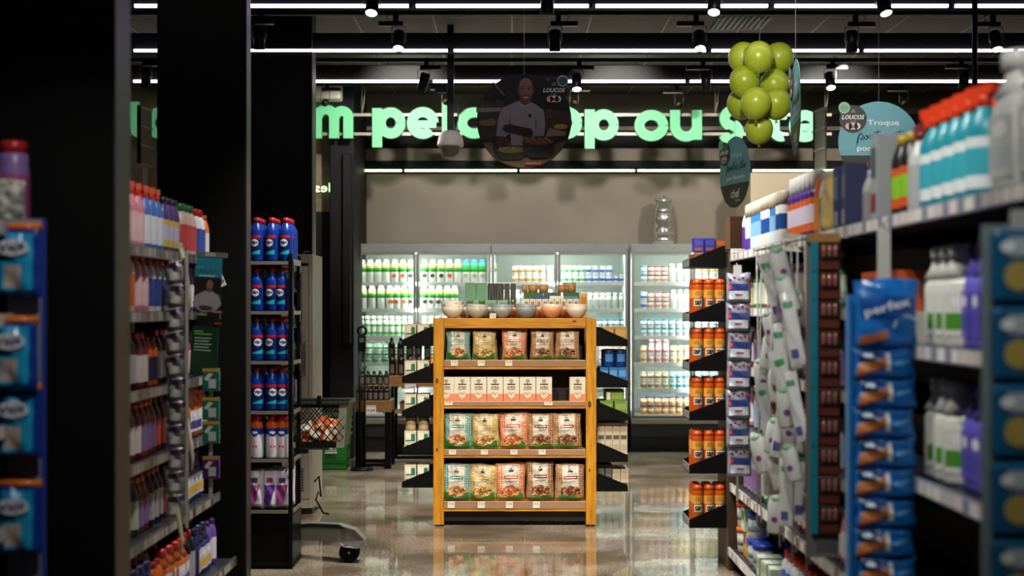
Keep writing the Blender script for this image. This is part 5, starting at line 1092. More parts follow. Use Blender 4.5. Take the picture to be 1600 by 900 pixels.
WTB = K('cleaner_bottle', 'bottle', 'white bottle with teal and green label', bottle(.25, .042, '#e4e6e2', '#d8dcd8', '#2a9ac0', acc='#6ab84a', neck=.5, sy=.7)); SLB = K('cleaner_bottle', 'bottle', 'silver grey bottle', bottle(.19, .036, '#a8a8a4', '#c8c8c4', '#8c8a88', neck=.5)); 
NVB = K('soap_box', 'box', 'navy box with gold top', boxp(.07, .075, .24, '#30345c', '#6a6c80', '#8c8c94')); GRX = K('soap_box', 'box', 'grey box with dark red top', boxp(.08, .13, .28, '#a0a6aa', '#4a5a64', '#8a2a2c')); GDX = K('gold_bag', 'bag', 'beige crumpled bag', [('bag', MB().grid(lambda u, v: pouch_surf(.11, .07, .15, 4)(u, v), 10, 10, mat('#c8ac6a', .3)).grid(lambda u, v: pouch_surf(.11, .07, .15, 4)(1-u, v, 1), 8, 8, mat('#c8ac6a', .3)))])
BKY = K('cleaner_bottle', 'bottle', 'black bottle with lime and orange label', bottle(.26, .042, '#1a1a18', '#b8a030', '#8ac82c', acc='#d85a28', neck=.5)); WHS = K('trigger_bottle', 'spray bottle', 'white spray bottle with dark red cap', bottle(.25, .04, '#c8ccc8', '#7c1c20', '#b0b4b4', neck=.4, tri=True))
def side(sgn, X, z, seq, place, deep=2, inset=.06, pitch=.1, rz=None):
    """seq: (kind, y, extra description); the row repeats behind itself into the shelf"""
    for it in seq:
        kd, y0, n, dy, ds = it
        for i in range(n):
            for d in range(deep): kd.put(X+sgn*(inset+d*pitch), y0+i*dy, z+.0005, (-PI/2 if sgn > 0 else PI/2)+random.uniform(-.12, .12) if rz is None else rz, place, ds)
PX = lambda px, X: X*FPX/(px-800)
AEW = K('aerosol_can', 'aerosol can', 'white aerosol with beige cap', aero(.25, .033, '#d8d4c8', '#e0e0dc', '#c0b6a2', '#24488c', ch=.74))
side(1, 1.17, 1.675, [(GCP, 7.42, 1, .1, None), (AEP, 7.3, 2, -.075, None), (AER, 7.14, 4, -.075, None), (AEW, 6.84, 3, -.075, None), (AER, 6.61, 2, -.075, None), (AEW, 6.46, 2, -.075, None)], 'on the top shelf of the far right bay')
side(1, 1.17, 1.675, [(VOP, 6.2, 6, -.088, None), (OWB, 5.66, 1, -.085, None), (WTB, 5.56, 3, -.09, None), (NVB, 5.24, 2, -.125, None)], 'on the top shelf of the far right bay')
side(1, 1.17, 1.675, [(SLB, 4.84, 3, -.08, None), (GRX, 4.58, 1, -.145, None), (BKY, 4.45, 2, -.095, None), (WHS, 4.27, 1, .1, None)], 'on the top shelf of the near right bay')
for i in range(5):
    for d in range(2): TQ.put(1.235+d*.11, 4.14-i*.105, 1.6755, -1.1, 'on the top shelf of the near right bay', sc=1.16)
side(1, 1.17, 1.675, [(RGJ, 3.5, 3, -.2, None)], 'on the top shelf at the right edge', deep=1, inset=.09)
GDX.put(1.23, 6.0-.3, 1.675+.2615, -1.4, 'lying on top of the navy boxes', solo=True) if False else None
GDX.put(1.235, 5.36, 1.676, -1.0, 'crumpled between white and navy packs on the top shelf', solo=True, sc=1.5)
side(1, 1.17, 1.285, [(RJ, 4.12, 3, -.085, None)], 'on the second shelf of the near right bay', inset=.09, deep=2, pitch=.17, rz=-.75); side(1, 1.17, 1.285, [(RV, 3.84, 3, -.085, None)], 'on the second shelf of the near right bay', inset=.09, deep=2, pitch=.17)
side(1, 1.17, .905, [(RJ, 4.12, 3, -.085, None)], 'on the third shelf of the near right bay', inset=.09, deep=2, pitch=.17, rz=-.75); side(1, 1.17, .905, [(RV, 3.84, 3, -.085, None)], 'on the third shelf of the near right bay', inset=.09, deep=2, pitch=.17)
ORX = K('soap_box', 'box', 'orange and black pack', boxp(.08, .1, .13, '#d8602a', '#2a2428', '#e0a050')); WHX = K('soap_box', 'box', 'white carton with brown print', boxp(.08, .1, .1, '#ccc8c0', '#a89c88', '#7a4c38')); SCN = K('steel_can', 'can', 'silver can', aero(.13, .034, '#a8aca8', '#8a8e8c', '#b8bcb8'))
side(1, 1.17, 1.285, [(WHX, 4.8, 5, -.105, None)], 'on the second shelf behind the blue strip'); 
for i in range(4): ORX.put(1.24, 4.8-i*.1, 1.285+.1012, -PI/2, 'stacked on the white cartons behind the blue strip')
side(1, 1.17, .12, [(SCN, 3.95, 6, -.085, None)], 'on the bottom shelf of the near right bay')
# far right bay lower shelves
mix = [K('cleaner_bottle', 'bottle', d, bottle(h, .03, a, c, l, neck=.5, sy=.8)) for d, h, a, c, l in (('small pink bottle', .2, '#c88a98', '#d8d0d0', '#f0e8e8'), ('white bottle with blue cap', .21, '#d4d8dc', '#2a6ab8', '#a8c0d8'), ('small amber bottle', .18, '#8a5a34', '#2a2a2a', '#c0b08c'),
      ('slim green bottle', .22, '#3a8a5c', '#e0e0dc', '#c8d8c0'), ('red bottle with white cap', .2, '#a82c30', '#d8d4d0', '#e0d0c8'), ('grey bottle with purple label', .21, '#a8a4a8', '#6a4a8a', '#8a6aa0'))]
for zi in (1, 2, 3):
    for i in range(15):
        kd = mix[(i//2+zi*2) % 6]; kd.put(1.24, 7.45-i*.075*2, ZF[zi]+.0005, -PI/2, 'on the %s shelf of the far right bay' % ('', 'second', 'third', 'fourth')[zi])
TBO = K('storage_tub', 'tub', 'clear tub with orange lid', tub(.13, .06, '#b8b4a8', '#e8641c', '#a09c90')); TBB = K('storage_tub', 'tub', 'clear tub with blue lid', tub(.13, .065, '#a8b4b8', '#2440b0', '#8ca0a8')); TGn = K('soap_box', 'box', 'white and green carton', boxp(.07, .09, .12, '#c0ccb8', '#3a9a44', '#e0e4d8')); TYl = K('soap_box', 'box', 'yellow and violet carton', boxp(.07, .08, .13, '#c8b048', '#6a4a90', '#c87a30'))
RCB = K('cleaner_bottle', 'bottle', 'white bottle with round red cap', bottle(.21, .045, '#c8d0d4', '#c8201c', '#3a6ab8', neck=.6, cap_h=.17, capr=.03)); PLB = K('soap_box', 'box', 'pale green soap block pack', boxp(.1, .14, .1, '#b8c4b0', '#8ca890', '#d0d4b8'))
side(1, 1.16, .12, [(TBO, 7.44, 1, .1, None), (TYl, 7.31, 2, -.09, None), (TBB, 7.06, 2, -.14, None), (PLB, 6.74, 3, -.15, None), (RCB, 6.28, 9, -.1, None)], 'on the bottom shelf of the far right bay', inset=.075, deep=2, pitch=.14)
TBO.put(1.235, 7.44, .2515, 0, 'topmost on the tubs at the end of the bottom shelf', solo=True); TGn.put(1.23, 7.3, .2515, -1.5, 'stacked over the yellow carton on the bottom shelf', solo=True); TBB.put(1.235, 7.06, .2515, 0, 'topmost on the blue-lidded tubs of the bottom shelf', solo=True)
side(1, 1.17, .46, [(mix[5], 7.4, 5, -.1, None), (mix[3], 6.9, 6, -.1, None), (mix[4], 6.3, 6, -.1, None), (mix[0], 5.7, 6, -.1, None)], 'on the fifth shelf of the far right bay', deep=1)
# header box, price cards
t = thing('display_box', 'dark brown display box topping the far end of the right shelving', 'box', (XX(1154, 7.6), 7.58, 1.72-.0)); m = MB(); w = XX(1174, 7.58)-XX(1134, 7.58)
m.box(-w/2, w/2, 0, .12, -.015, ZZ(338, 7.58)-1.72, mat('#3a2210', .4), .002); m.build('carton', t); m = MB(); m.box(-w/2-.001, -w/2+.02, -.002, .12, -.012, ZZ(339, 7.58)-1.72, '#6a5238'); m.build('lit_side_strip', t); m = MB(); m.box(.01, .05, -.002, -.0005, .01, .1, '#140c08'); m.build('printed_figure', t)  # lighter left strip paints in the lit face of the box
ticket(XX(1154, 7.53), 7.53, ZZ(395, 7.53), .085, .045, '5,99', 'white price card hanging below the dark brown box')
ticket(1.15, 5.75, 1.66, .13, .07, '7,49', 'tilted white price card clipped to the top rail below the navy boxes').rotation_euler = (0, .1, -.7)
for (yy, zz, X_, ds) in ((4.32, 1.5, 1.13, 'tall white clip strip hanging above the blue cloth packs'), (3.12, 1.5, 1.16, 'broad white upright strip at the right edge under the top shelf')):
    m = MB(); m.box(-.02, .02, -.002, .002, -.14, .14, '#d0d4cc', .001); o = m.build('clip_strip', None, (X_, yy, zz)); tag(o, ds, 'clip strip'); q = MB(); q.tube([(0, 0, .14), (0, -.01, .155), (.01, 0, .165)], .003, STEEL); q.build('hook', o)

# ---- orange insecticide cans on side trays
def sbp():
    r, h = .0300, .225; OR = mat('#b34a0c', .28); b = MB(); b.lathe([(r*.95, 0), (r, .005), (r, .035), (r, .12), (r, .165), (r, .19), (r*.85, .2)], [OR, OR, OR, mat('#d8983c', .3), OR, OR], 22)
    c = MB(); c.lathe([(r*.97, .19), (r*.98, .208), (r*.7, .222), (0, h)], mat('#c04a14', .3), 20)
    l = MB(); w = wrapf(r); l.grid(lambda u, v: ((u-.5)*.046, -.0008, .078+v*.036), 8, 2, mat('#e8dcc8', .35)); l.text('SBP', 0, .096, .026, -.0018, mat('#141414', var=0), w=.038, bold=.05)
    l.grid(lambda u, v: (.012+u*.03+.01*(1-v), -.0007, .006+v*.125), 6, 6, mat('#2a88a8', .35)); l.text('MATA', 0, .153, .008, -.0012, mat('#5a2c10', var=0), w=.03); l.text('MOSCAS', 0, .141, .008, -.0012, mat('#5a2c10', var=0), w=.036); l.map(w)
    return K('insecticide_can', 'spray can', 'orange insecticide can', [('can', b), ('cap', c), ('label', l)])
SB = sbp(); Y = 7.62
NVP = K('small_carton', 'carton', 'navy carton', boxp(.052, .07, .075, '#202c8c', '#3a3a9a', '#8c3a20')); BRP = K('small_carton', 'carton', 'brown-orange carton', boxp(.052, .07, .07, '#7c3c18', '#a85a24', '#3a1c10'))
for i, (bt, tin) in enumerate(((418, 384), (503, 470), (580, 547), (657, 625), (740, 707), (825, 789))):
    a, b = XX(1077, Y), XX(1134, Y); t = thing('side_tray', 'black slanted side tray at the aisle end of the right shelving, %s of six' % ('top', 'second', 'third', 'fourth', 'fifth', 'bottom')[i], 'tray', (0, Y, 0)); z0 = ZZ(bt, Y)
    for yy in (0, .3): m = MB(); m.poly([(a, z0), (b, z0), (b, ZZ(tin, Y)), (b-.012, ZZ(tin, Y)), (a, z0+.045)], yy, yy+.003, BLK); m.build('bracket', t)
    m = MB(); m.box(a, b, .003, .3, z0+.002, z0+.007, BLKM); m.build('tray', t); m = MB(); m.box(a, a+.004, .003, .3, z0+.007, z0+.045, CLEAR); m.build('front_lip', t)
    for j in range(3):
        for k, px in enumerate((1089.5, 1107.3, 1124.5)):
            x = XX(px, Y+.04); y = Y+.037+j*.0615
            if i == 0:
                (NVP if k != 0 else BRP).put(x+.003-(.0 if k else 0), y+.01+j*.015, z0+.0505 if False else z0+.0075, 0, 'on the top side tray beside the brown box', sc=1.0 if k != 0 else .96)
                if j == 0: (BRP if k == 2 else NVP).put(x+.003, y+.01, z0+.0075+.0757, 0, 'stacked second on the top side tray beside the brown box')
            else: SB.put(x, y, z0+.0075, random.uniform(-.35, .2), 'on the %s side tray at the end of the right shelving' % ('', 'second', 'third', 'fourth', 'fifth', 'bottom')[i], sc=1.0)

# ---- hanging strips at the right
def strip_kind(nm, cat, desc, w, h, fn): return Kind(nm, cat, desc, fn(w, h))
def blister(w, h):
    b = MB(); f = pouch_surf(w, .05, h*1.02, 9); b.grid(lambda u, v: f(u, v), 12, 12, mat('#8a8e9c', .1)); b.grid(lambda u, v: f(1-u, v, 1), 8, 8, mat('#b8bcc8', .2))
    l = MB(); l.grid(lambda u, v: f(.1+.8*u, .42+.22*v, -1, .002), 8, 3, mat('#3a4a90', .2)); l.grid(lambda u, v: f(.1+.8*u, .12+.28*v, -1, .002), 8, 3, mat('#d8e2ea', .2)); l.grid(lambda u, v: f(.35+.3*u, .24+.06*v, -1, .003), 4, 1, mat('#b8486a', .3))
    for i in range(5):
        c = f(.14+.18*i, .78+.06*(i % 2), -1, .003); gell(l, c[0], c[2], .008, .006, c[1], mat('#9a2c38', .3), 4)
    l.grid(lambda u, v: f(.06+.14*u, .46+.14*v, -1, .003), 3, 2, mat('#c04048', .3)); return [('pack', b), ('printed_front', l)]
BL = strip_kind('hanging_pack', 'hanging pack', 'clear pack with blue band and red dots', .12, .14, blister); Y = 6.9
wd = ('top', 'second', 'third', 'fourth', 'fifth', 'sixth', 'bottom')
for i in range(7): BL.put(XX(1154, Y)+random.uniform(-.004, .004), Y-.0, ZZ(473+45.2*i, Y), random.uniform(-.12, .12), '', 'clear pack with blue band, %s of the hanging strip below the brown box' % wd[i], solo=True, tilt=random.uniform(-.04, .04))
m = MB(); m.box(-.006, .006, -.001, .001, -1.1, .05, '#c8c8c0'); m.tube([(0, 0, .05), (0, .03, .06)], .003, STEEL); o = m.build('clip_strip', None, (XX(1154, Y), Y+.035, ZZ(430, Y))); tag(o, 'pale plastic clip strip holding the blue-banded clear packs', 'clip strip'); q = MB(); q.box(-.02, .02, -.002, -.001, -.0, .05, '#d8d8d0'); q.build('tab', o)
def roll(w, h):
    b = MB(); b.lathe([(w*.42, 0), (w*.5, .01), (w*.47, h*.8), (w*.3, h*.97), (w*.1, h)], mat('#d4d6d0', .5), 14, .7); l = MB(); r = w*.5; gell(l, 0, h*.38, w*.16, w*.16, -.0025, mat('#84408c', .4)); l.map(wrapf(r, .7)); c = MB(); c.lathe([(w*.4, h*.82), (w*.31, h*.965), (w*.12, h*1.0), (0, h*1.01)], mat('#8ab89a', .5), 12, .75); c.map(lambda x, y, z: (x*1.03, y*1.03, z+.001)); return [('roll', b), ('round_label', l), ('green_tag', c)]
RL = strip_kind('hanging_brush_pack', 'hanging pack', 'white hanging pack with purple round label', .072, .15, roll)
def sleeve(w, h):
    f = pouch_surf(w, .02, h, 17); b = MB(); b.grid(lambda u, v: f(u, v), 6, 12, mat('#dcdedc', .2)); b.grid(lambda u, v: f(1-u, v, 1), 6, 8, mat('#dcdedc', .2)); l = MB(); l.grid(lambda u, v: f(.2+.5*u, .1+.12*v, -1, .002), 4, 2, mat('#5a5c9a', .3)); g = MB(); g.grid(lambda u, v: f(.2+.6*u, .8+.08*v, -1, .002), 4, 2, mat('#4a9a6a', .3)); return [('sleeve', b), ('printed_front', l), ('green_band', g)]
SLV = strip_kind('hanging_sleeve', 'hanging pack', 'long white hanging sleeve', .06, .27, sleeve)
rls = [(1228, 430), (1216, 470), (1236, 500), (1210, 520), (1225, 565), (1238, 596), (1214, 610), (1205, 640), (1232, 650), (1250, 560), (1256, 640), (1250, 690), (1206, 690), (1226, 712), (1244, 735), (1208, 755), (1228, 772), (1246, 790), (1212, 815), (1220, 450), (1240, 470), (1200, 560), (1248, 520), (1196, 600), (1230, 625), (1246, 610), (1218, 585), (1236, 680), (1214, 665), (1222, 745), (1196, 720), (1250, 765)]
for i, (px, py) in enumerate(rls):
    X_ = 1.045+.05*(i % 2); Y = X_*FPX/(px-800); (SLV if i % 3 == 1 else RL).put(XX(px, Y), Y-(i//4)*.0, ZZ(py+(18 if i % 3 != 1 else 50), Y), random.uniform(-.9, .3), 'in the dense white bunch at the right', sc=random.uniform(.92, 1.1), tilt=random.uniform(-.35, .2))
hr = thing('hanger_rack', 'pale wire hanger behind the white bunch of packs', 'hanger', (1.07, 5.65, .46))
m = MB(); m.tube([(0, -.62, 1.19), (0, .62, 1.19)], .004, STEEL); m.tube([(0, -.6, 1.19), (.08, -.6, 1.2)], .004, STEEL); m.tube([(0, .6, 1.19), (.08, .6, 1.2)], .004, STEEL); m.build('top_wire', hr)
for k in range(10): m = MB(); m.tube([((k % 2)*.04-.02, -.58+k*.128, 0), (0, -.58+k*.128, 1.19)], .003, '#c8c8c0', 6); m.build('string', hr)
Y = 5.6; m = MB(); w = .12; m.box(-w/2, w/2, -.003, .003, -.2, .2, mat('#8c7c98', .4), .001); o = m.build('hanging_card', None, (XX(1238, Y), Y, ZZ(505, Y)), -.2); tag(o, 'mauve promotional card with magenta flowers hanging from the far right bay', 'card')
q = MB(); q.box(-w/2+.004, w/2-.004, -.005, -.0035, -.195, -.03, mat('#8a92a4', .4)); q.box(0, w/2-.002, -.005, -.0035, -.02, .19, mat('#a89890', .4))
for i in range(5): gell(q, -.035+.02*(i % 3), .05+.03*(i//2), .014, .012, -.006, mat('#8c2c60', .4), 5)
q.build('printing', o)
# brown coffee-like sachet strip with teal edge
def sach(w, h):
    b = MB(); b.box(-w/2, w/2, -.012, .012, 0, h*.96, mat('#3a1c14', .25), .004); l = MB(); l.box(-w/2-.004, -w*.28, -.015, -.0125, 0, h*.98, mat('#1a7a8c', .3)); l.box(-w*.2, w*.45, -.0145, -.0125, h*.05, h*.3, mat('#5a2c1c', .3))
    for i in range(3): l.lathe([(.007, h*.45), (.009, h*.5), (.009, h*.8), (.004, h*.88)], mat('#9a6a60', .15, .4), 8, cx=-w*.08+i*w*.2, cy=-.016)
    return [('sachet_card', b), ('printed_front', l)]
SC = strip_kind('hanging_sachet', 'hanging pack', 'dark brown pack with teal edge', .1, .102, sach); Y = 4.95
for i in range(10): SC.put(XX(1290, Y), Y, ZZ(423+45.6*i, Y), -.1+random.uniform(-.05, .05), '', 'dark brown pack with teal edge, %s in its long hanging column' % ('top', 'second', 'third', 'fourth', 'fifth', 'sixth', 'seventh', 'eighth', 'ninth', 'bottom')[i], solo=True)
m = MB(); m.box(-.058, .058, .014, .018, -1.10, .02, mat('#6a6a66', .4)); o = m.build('backing_strip', None, (XX(1288, Y)-.003, Y+.003, ZZ(378, Y))); tag(o, 'grey backing strip carrying the brown and teal packs', 'backing strip'); q = MB(); q.box(-.055, .055, -.015, .012, .0, .03, mat('#9a7440', .4)); q.build('orange_header', o)
# blue cloth packs
def cloth(w, h):
    f = pouch_surf(w, .06, h, 12); b = MB(); b.grid(lambda u, v: f(u, v), 14, 12, mat('#1a6ab8', .25)); b.grid(lambda u, v: f(1-u, v, 1), 8, 8, mat('#1a5aa0', .3)); l = MB()
    l.grid(lambda u, v: f(.04+.5*u, .18+.3*v+.22*u, -1, .003), 8, 3, mat('#b8763c', .35)); l.grid(lambda u, v: f(.04+.46*u, .1+.07*v+.25*u, -1, .004), 8, 2, mat('#8c3c30', .35)); l.grid(lambda u, v: f(.5+.08*u, .25+.55*v, -1, .004), 3, 4, mat('#d8dcd8', .3)); l.grid(lambda u, v: f(.06+.36*u, .58+.28*v, -1, .003), 5, 3, mat('#14245c', .3)); l.grid(lambda u, v: f(.12+.16*u, .68+.12*v, -1, .005), 4, 3, mat('#b8d4e8', .1))
    l.grid(lambda u, v: f(.64+.3*u, .4+.12*v+.1*u, -1, .003), 5, 2, mat('#5aa4dc', .3)); return [('pack', b), ('printed_front', l)]
CL = strip_kind('cloth_pack', 'cloth pack', 'blue cleaning cloth pack', .175, .094, cloth); Y = 4.1
on8 = ('second', 'third', 'fourth', 'fifth', 'sixth', 'seventh', 'eighth', 'bottom')
for i in range(8): CL.put(XX(1381+(i % 2)*3, Y), Y, ZZ(592+46.5*i, Y), random.uniform(-.12, 0), '', 'blue cleaning cloth pack with tan stripe, %s in the hanging column' % on8[i], solo=True, tilt=random.uniform(-.05, .05))
def cloth_top():
    w, h = .185, .2; f = pouch_surf(w, .06, h, 21); b = MB(); b.grid(lambda u, v: f(u, v), 14, 16, mat('#1c70c0', .22)); b.grid(lambda u, v: f(1-u, v, 1), 8, 8, mat('#1a5aa0', .3)); l = MB(); l.grid(lambda u, v: f(.05+.9*u, .45+.3*v, -1, .003), 8, 4, mat('#1450a0', .25))
    l.stroke([(.05+.035*math.cos(a*PI/10), .06+.035*math.sin(a*PI/10)) for a in range(0, 11)], .008, -.034, -.032, mat('#a8c0cc', .3)); l.text('perfex', -.005, .118, .034, -.036, mat('#dfeaf4', var=0), w=.135, bold=.03, rot=.25)
    l.grid(lambda u, v: f(.05+.45*u, .06+.12*v+.1*u, -1, .004), 6, 2, mat('#b0683c', .3)); return [('pack', b), ('printed_front', l)]
Kind('cloth_pack', 'cloth pack', '', cloth_top()).put(XX(1383, Y), Y-.01, ZZ(545, Y), 0, '', 'large blue perfex cloth pack topping the hanging column', solo=True)
m = MB(); m.box(-.095, .095, .03, .034, -.92, .0, mat('#2a78c8', .35)); o = m.build('backing_strip', None, (XX(1383, Y), Y+.03, ZZ(460, Y))); tag(o, 'bright blue backing strip behind the cleaning cloth packs', 'backing strip'); q = MB(); q.box(-.1, -.09, .0, .03, -.92, 0, mat('#3a90dc', .3)); q.build('edge', o)
# nearest strip at the right edge
def near_pack(w, h):
    b = MB(); b.box(-w/2, w/2, -.02, .02, 0, h*.97, mat('#14567c', .3), .012); l = MB(); l.box(-w*.3, w*.5, -.022, -.0205, h*.62, h*.86, mat('#a8b4b8', .25)); gell(l, -w*.15, h*.36, w*.2, h*.2, -.023, mat('#a89a50', .3)); gell(l, w*.2, h*.4, w*.15, h*.16, -.0235, mat('#7a4a40', .3)); gell(l, -w*.3, h*.74, w*.1, h*.08, -.024, mat('#e0eaf0', .1)); return [('pack', b), ('printed_front', l)]
NP = strip_kind('sponge_pack', 'sponge pack', 'teal blue pack', .15, .16, near_pack); Y = 2.95
for i in range(5): NP.put(XX(1606, Y), Y, ZZ(475+121*i, Y), -.1, '', 'large teal-blue pack at the right edge, %s in its column' % ('top', 'second', 'third', 'fourth', 'bottom')[i], solo=True)
m = MB(); m.box(-.078, .1, .024, .028, -.85, .0, mat('#7a8a8c', .3)); o = m.build('backing_strip', None, (XX(1606, Y)-.01, Y, ZZ(350, Y))); tag(o, 'pale grey backing strip at the right edge holding teal packs', 'backing strip'); q = MB(); q.box(-.02, .02, .0, .022, -.012, .03, '#a8aca8'); q.build('tab', o)
# blade signs
def blade(px, py0, py1, Y, X_, label, w=.16, rot=-1.45):
    t = thing('blade_sign', label, 'blade sign', (X_, Y, ZZ(py1, Y)), rot); h = ZZ(py0, Y)-ZZ(py1, Y); m = MB(); m.box(-w/2, w/2, -.004, .004, 0, h, mat('#8c8a74', .35, var=.03), .001); m.build('panel', t)
    m = MB(); m.box(-w/2-.01, -w/2, -.008, .008, 0, h, BLKM); m.build('edge_strip', t)
    for k in (0, .33, .66, .98): m = MB(); m.box(-w/2, w/2+.004, -.008, -.004, h*k-.004, h*k+.004, '#c8c4b0'); m.build('clip', t)
    m = MB(); m.box(-.03, .03, -.002, .002, -(ZZ(py1, Y)-1.64), 0, CLEAR); m.build('stem', t)
blade(1282, 170, 265, 7.0, XX(1282, 7.0), 'grey vertical blade sign standing on the right shelving below the letters'); blade(226, 168, 258, 6.9, XX(227, 6.9), 'grey vertical blade sign on the left shelving between the dark pillars', rot=1.47)

# ---- left shelving goods
LB = [K(*a) for a in (
 ('trigger_bottle', 'spray bottle', 'pink bottle with orange-red trigger', bottle(.25, .042, '#d88a98', '#e03c1c', '#e8c0c8', neck=.4, sy=.75, tri=True)),
 ('trigger_bottle', 'spray bottle', 'blue and white bottle with orange-red trigger', bottle(.25, .042, '#4a78c8', '#e04420', '#dfe4ee', neck=.4, sy=.75, tri=True)),
 ('cleaner_bottle', 'bottle', 'violet bottle with yellow band', bottle(.25, .042, '#584080', '#2a2438', '#c8c0dc', neck=.5, sy=.7, acc='#d8b858')),
 ('cleaner_bottle', 'bottle', 'green bottle with blue cap', bottle(.19, .036, '#8ab88c', '#2a78b8', '#c8d8c4', neck=.7, cap_h=.2)),
 ('cleaner_bottle', 'bottle', 'pale bottle with dark green cap', bottle(.245, .038, '#d8bcb0', '#1f6a34', '#c84a4c', neck=.55, cap_h=.14)),
 ('cleaner_bottle', 'bottle', 'white bottle with navy oval and red cap', bottle(.24, .036, '#dfe4ea', '#b81c1c', '#3a4c98', neck=.55, cap_h=.14)),
 ('cleaner_bottle', 'bottle', 'orange-shouldered bottle with black foot', bottle(.22, .034, '#d8702c', '#c8501c', '#c8c8c4', neck=.55)),
 ('cleaner_bottle', 'bottle', 'cream bottle with orange neck', bottle(.26, .04, '#d8ccb0', '#d8c040', '#d0601c', neck=.5)),
 ('cleaner_bottle', 'bottle', 'dark red bottle with red cap', bottle(.23, .038, '#6a1c20', '#c02820', '#d8ccc8', neck=.5)),
 ('cleaner_bottle', 'bottle', 'teal bottle with white label', bottle(.23, .038, '#1f5a68', '#1c3c48', '#b8d0e0', neck=.5)),
 ('cleaner_bottle', 'bottle', 'dark green bottle with pale label', bottle(.24, .036, '#2c3c24', '#1c2018', '#b8bca8', neck=.4)),
 ('cleaner_bottle', 'bottle', 'brown bottle with red label', bottle(.23, .034, '#4a2018', '#2a1410', '#b84a34', neck=.45)),
 ('cleaner_jug', 'jug', 'navy bottle with white handle', jug(.235, .12, .07, '#1f2a6a', '#1c2450', '#c8cce0', '#d8b040')),
 ('cleaner_jug', 'jug', 'amber bottle with cream handle', jug(.235, .12, .07, '#c8601c', '#b82c1c', '#d8dce8', '#2a3a8c')),
 ('cleaner_bottle', 'bottle', 'violet and white bottle', bottle(.22, .036, '#6a4aa0', '#3a2468', '#dcd8ea', neck=.5, sy=.7)),
 ('cleaner_bottle', 'bottle', 'sky blue and white bottle', bottle(.22, .036, '#58a8d8', '#d8dce0', '#dfe8f0', neck=.5, sy=.7)))]
lf = 'on the %s shelf between the dark pillars'
side(-1, -1.48, 1.635, [(LB[6], 7.07, 1, .1, None), (LB[5], 6.97, 2, -.09, None), (LB[4], 6.76, 3, -.09, None), (LB[2], 6.46, 3, -.095, None), (LB[1], 6.15, 3, -.1, None), (LB[0], 5.83, 3, -.1, None), (LB[3], 5.52, 3, -.085, None), (LB[7], 5.2, 3, -.09, None)], lf % 'top')
side(-1, -1.48, 1.375, [(LB[15], 7.05, 2, -.09, None), (LB[14], 6.85, 3, -.09, None), (LB[0], 6.5, 3, -.1, None), (LB[5], 6.2, 3, -.1, None), (LB[0], 5.9, 2, -.1, None), (LB[7], 5.65, 6, -.09, None)], lf % 'second', deep=1)
LB += [K(*a) for a in (
 ('cleaner_bottle', 'bottle', 'clear pink bottle with red cap', bottle(.22, .034, '#b04860', '#c82418', '#e0b8c0', neck=.5, rough=.15)),
 ('cleaner_bottle', 'bottle', 'black bottle with silver label', bottle(.24, .034, '#15131a', '#b82018', '#a8a4b0', neck=.4, rough=.15)),
 ('cleaner_bottle', 'bottle', 'orange bottle with dark label', bottle(.21, .034, '#d0601c', '#8a1c14', '#2a2444', neck=.5, rough=.15)),
 ('cleaner_bottle', 'bottle', 'amber bottle with violet label', bottle(.23, .036, '#8a3c18', '#d8641c', '#8468a4', neck=.45, rough=.15)))]
def blocks(z, X, ids, y0, step, pl, inset=.06):
    y = y0
    for k, n in ids:
        w = .098 if LB[k].name.endswith('jug') else step
        for i in range(n): LB[k].put(X-inset-random.uniform(0, .012), y, z+.0005, PI/2+random.uniform(-.2, .2), pl); y -= w
blocks(1.065, -1.48, ((15, 2), (14, 2), (16, 2), (8, 2), (17, 3), (18, 2), (8, 2), (17, 2), (16, 3), (17, 2)), 7.05, .088, lf % 'third')
blocks(.78, -1.48, ((6, 2), (13, 3), (14, 2), (18, 2), (11, 2), (19, 3), (8, 2), (9, 3), (19, 2), (9, 2)), 7.05, .088, lf % 'fourth')
blocks(.465, -1.48, ((12, 5), (11, 3), (17, 3), (19, 2), (10, 5), (11, 2), (10, 3)), 7.0, .088, lf % 'fifth', .08)
blocks(.14, -1.40, ((14, 2), (12, 3), (17, 2), (13, 4), (18, 2), (12, 3), (9, 2), (16, 3), (18, 2)), 7.0, .092, lf % 'bottom', .08)
for k, y in ((16, 6.9), (18, 6.75), (8, 6.2), (5, 6.05), (16, 5.9), (9, 5.7), (3, 5.55), (16, 5.4)): LB[k].put(-1.575, y, .1405, PI/2, 'in the second row, bottom left shelf', sc=1.05)
# hanging soap refill column
def soap(w, h):
    b = MB(); f = pouch_surf(w, .03, h, 31); b.grid(lambda u, v: f(u, v), 10, 8, mat('#8c8c88', .3)); b.grid(lambda u, v: f(1-u, v, 1), 6, 6, mat('#8c8c88', .3)); l = MB(); l.grid(lambda u, v: f(.1+.8*u, .62+.2*v+.08*u, -1, .003), 6, 2, mat('#3c1c3c', .3)); l.grid(lambda u, v: f(.2+.5*u, .15+.3*v, -1, .003), 6, 2, mat('#c0c0b8', .3)); return [('pack', b), ('printed_front', l)]
SO = strip_kind('hanging_pack', 'hanging pack', 'grey and plum pack', .09, .105, soap)
for i in range(11):
    Y = 6.1+.0*i; SO.put(-1.44+(.0), Y, ZZ(443+36.5*i, Y), .15, '', 'grey pack with plum band, %s down the hanging column' % ('first', 'second', 'third', 'fourth', 'fifth', 'sixth', 'seventh', 'eighth', 'ninth', 'tenth', 'eleventh')[i], solo=True, tilt=random.uniform(-.1, .1))
m = MB(); m.box(-.006, .006, 0, .003, -1.15, .04, '#b8b8b0'); m.tube([(0, 0, .04), (-.03, 0, .06)], .003, STEEL); o = m.build('clip_strip', None, (-1.39, 6.08, ZZ(405, 6.08))); tag(o, 'white clip strip beside the grey and plum packs', 'clip strip')
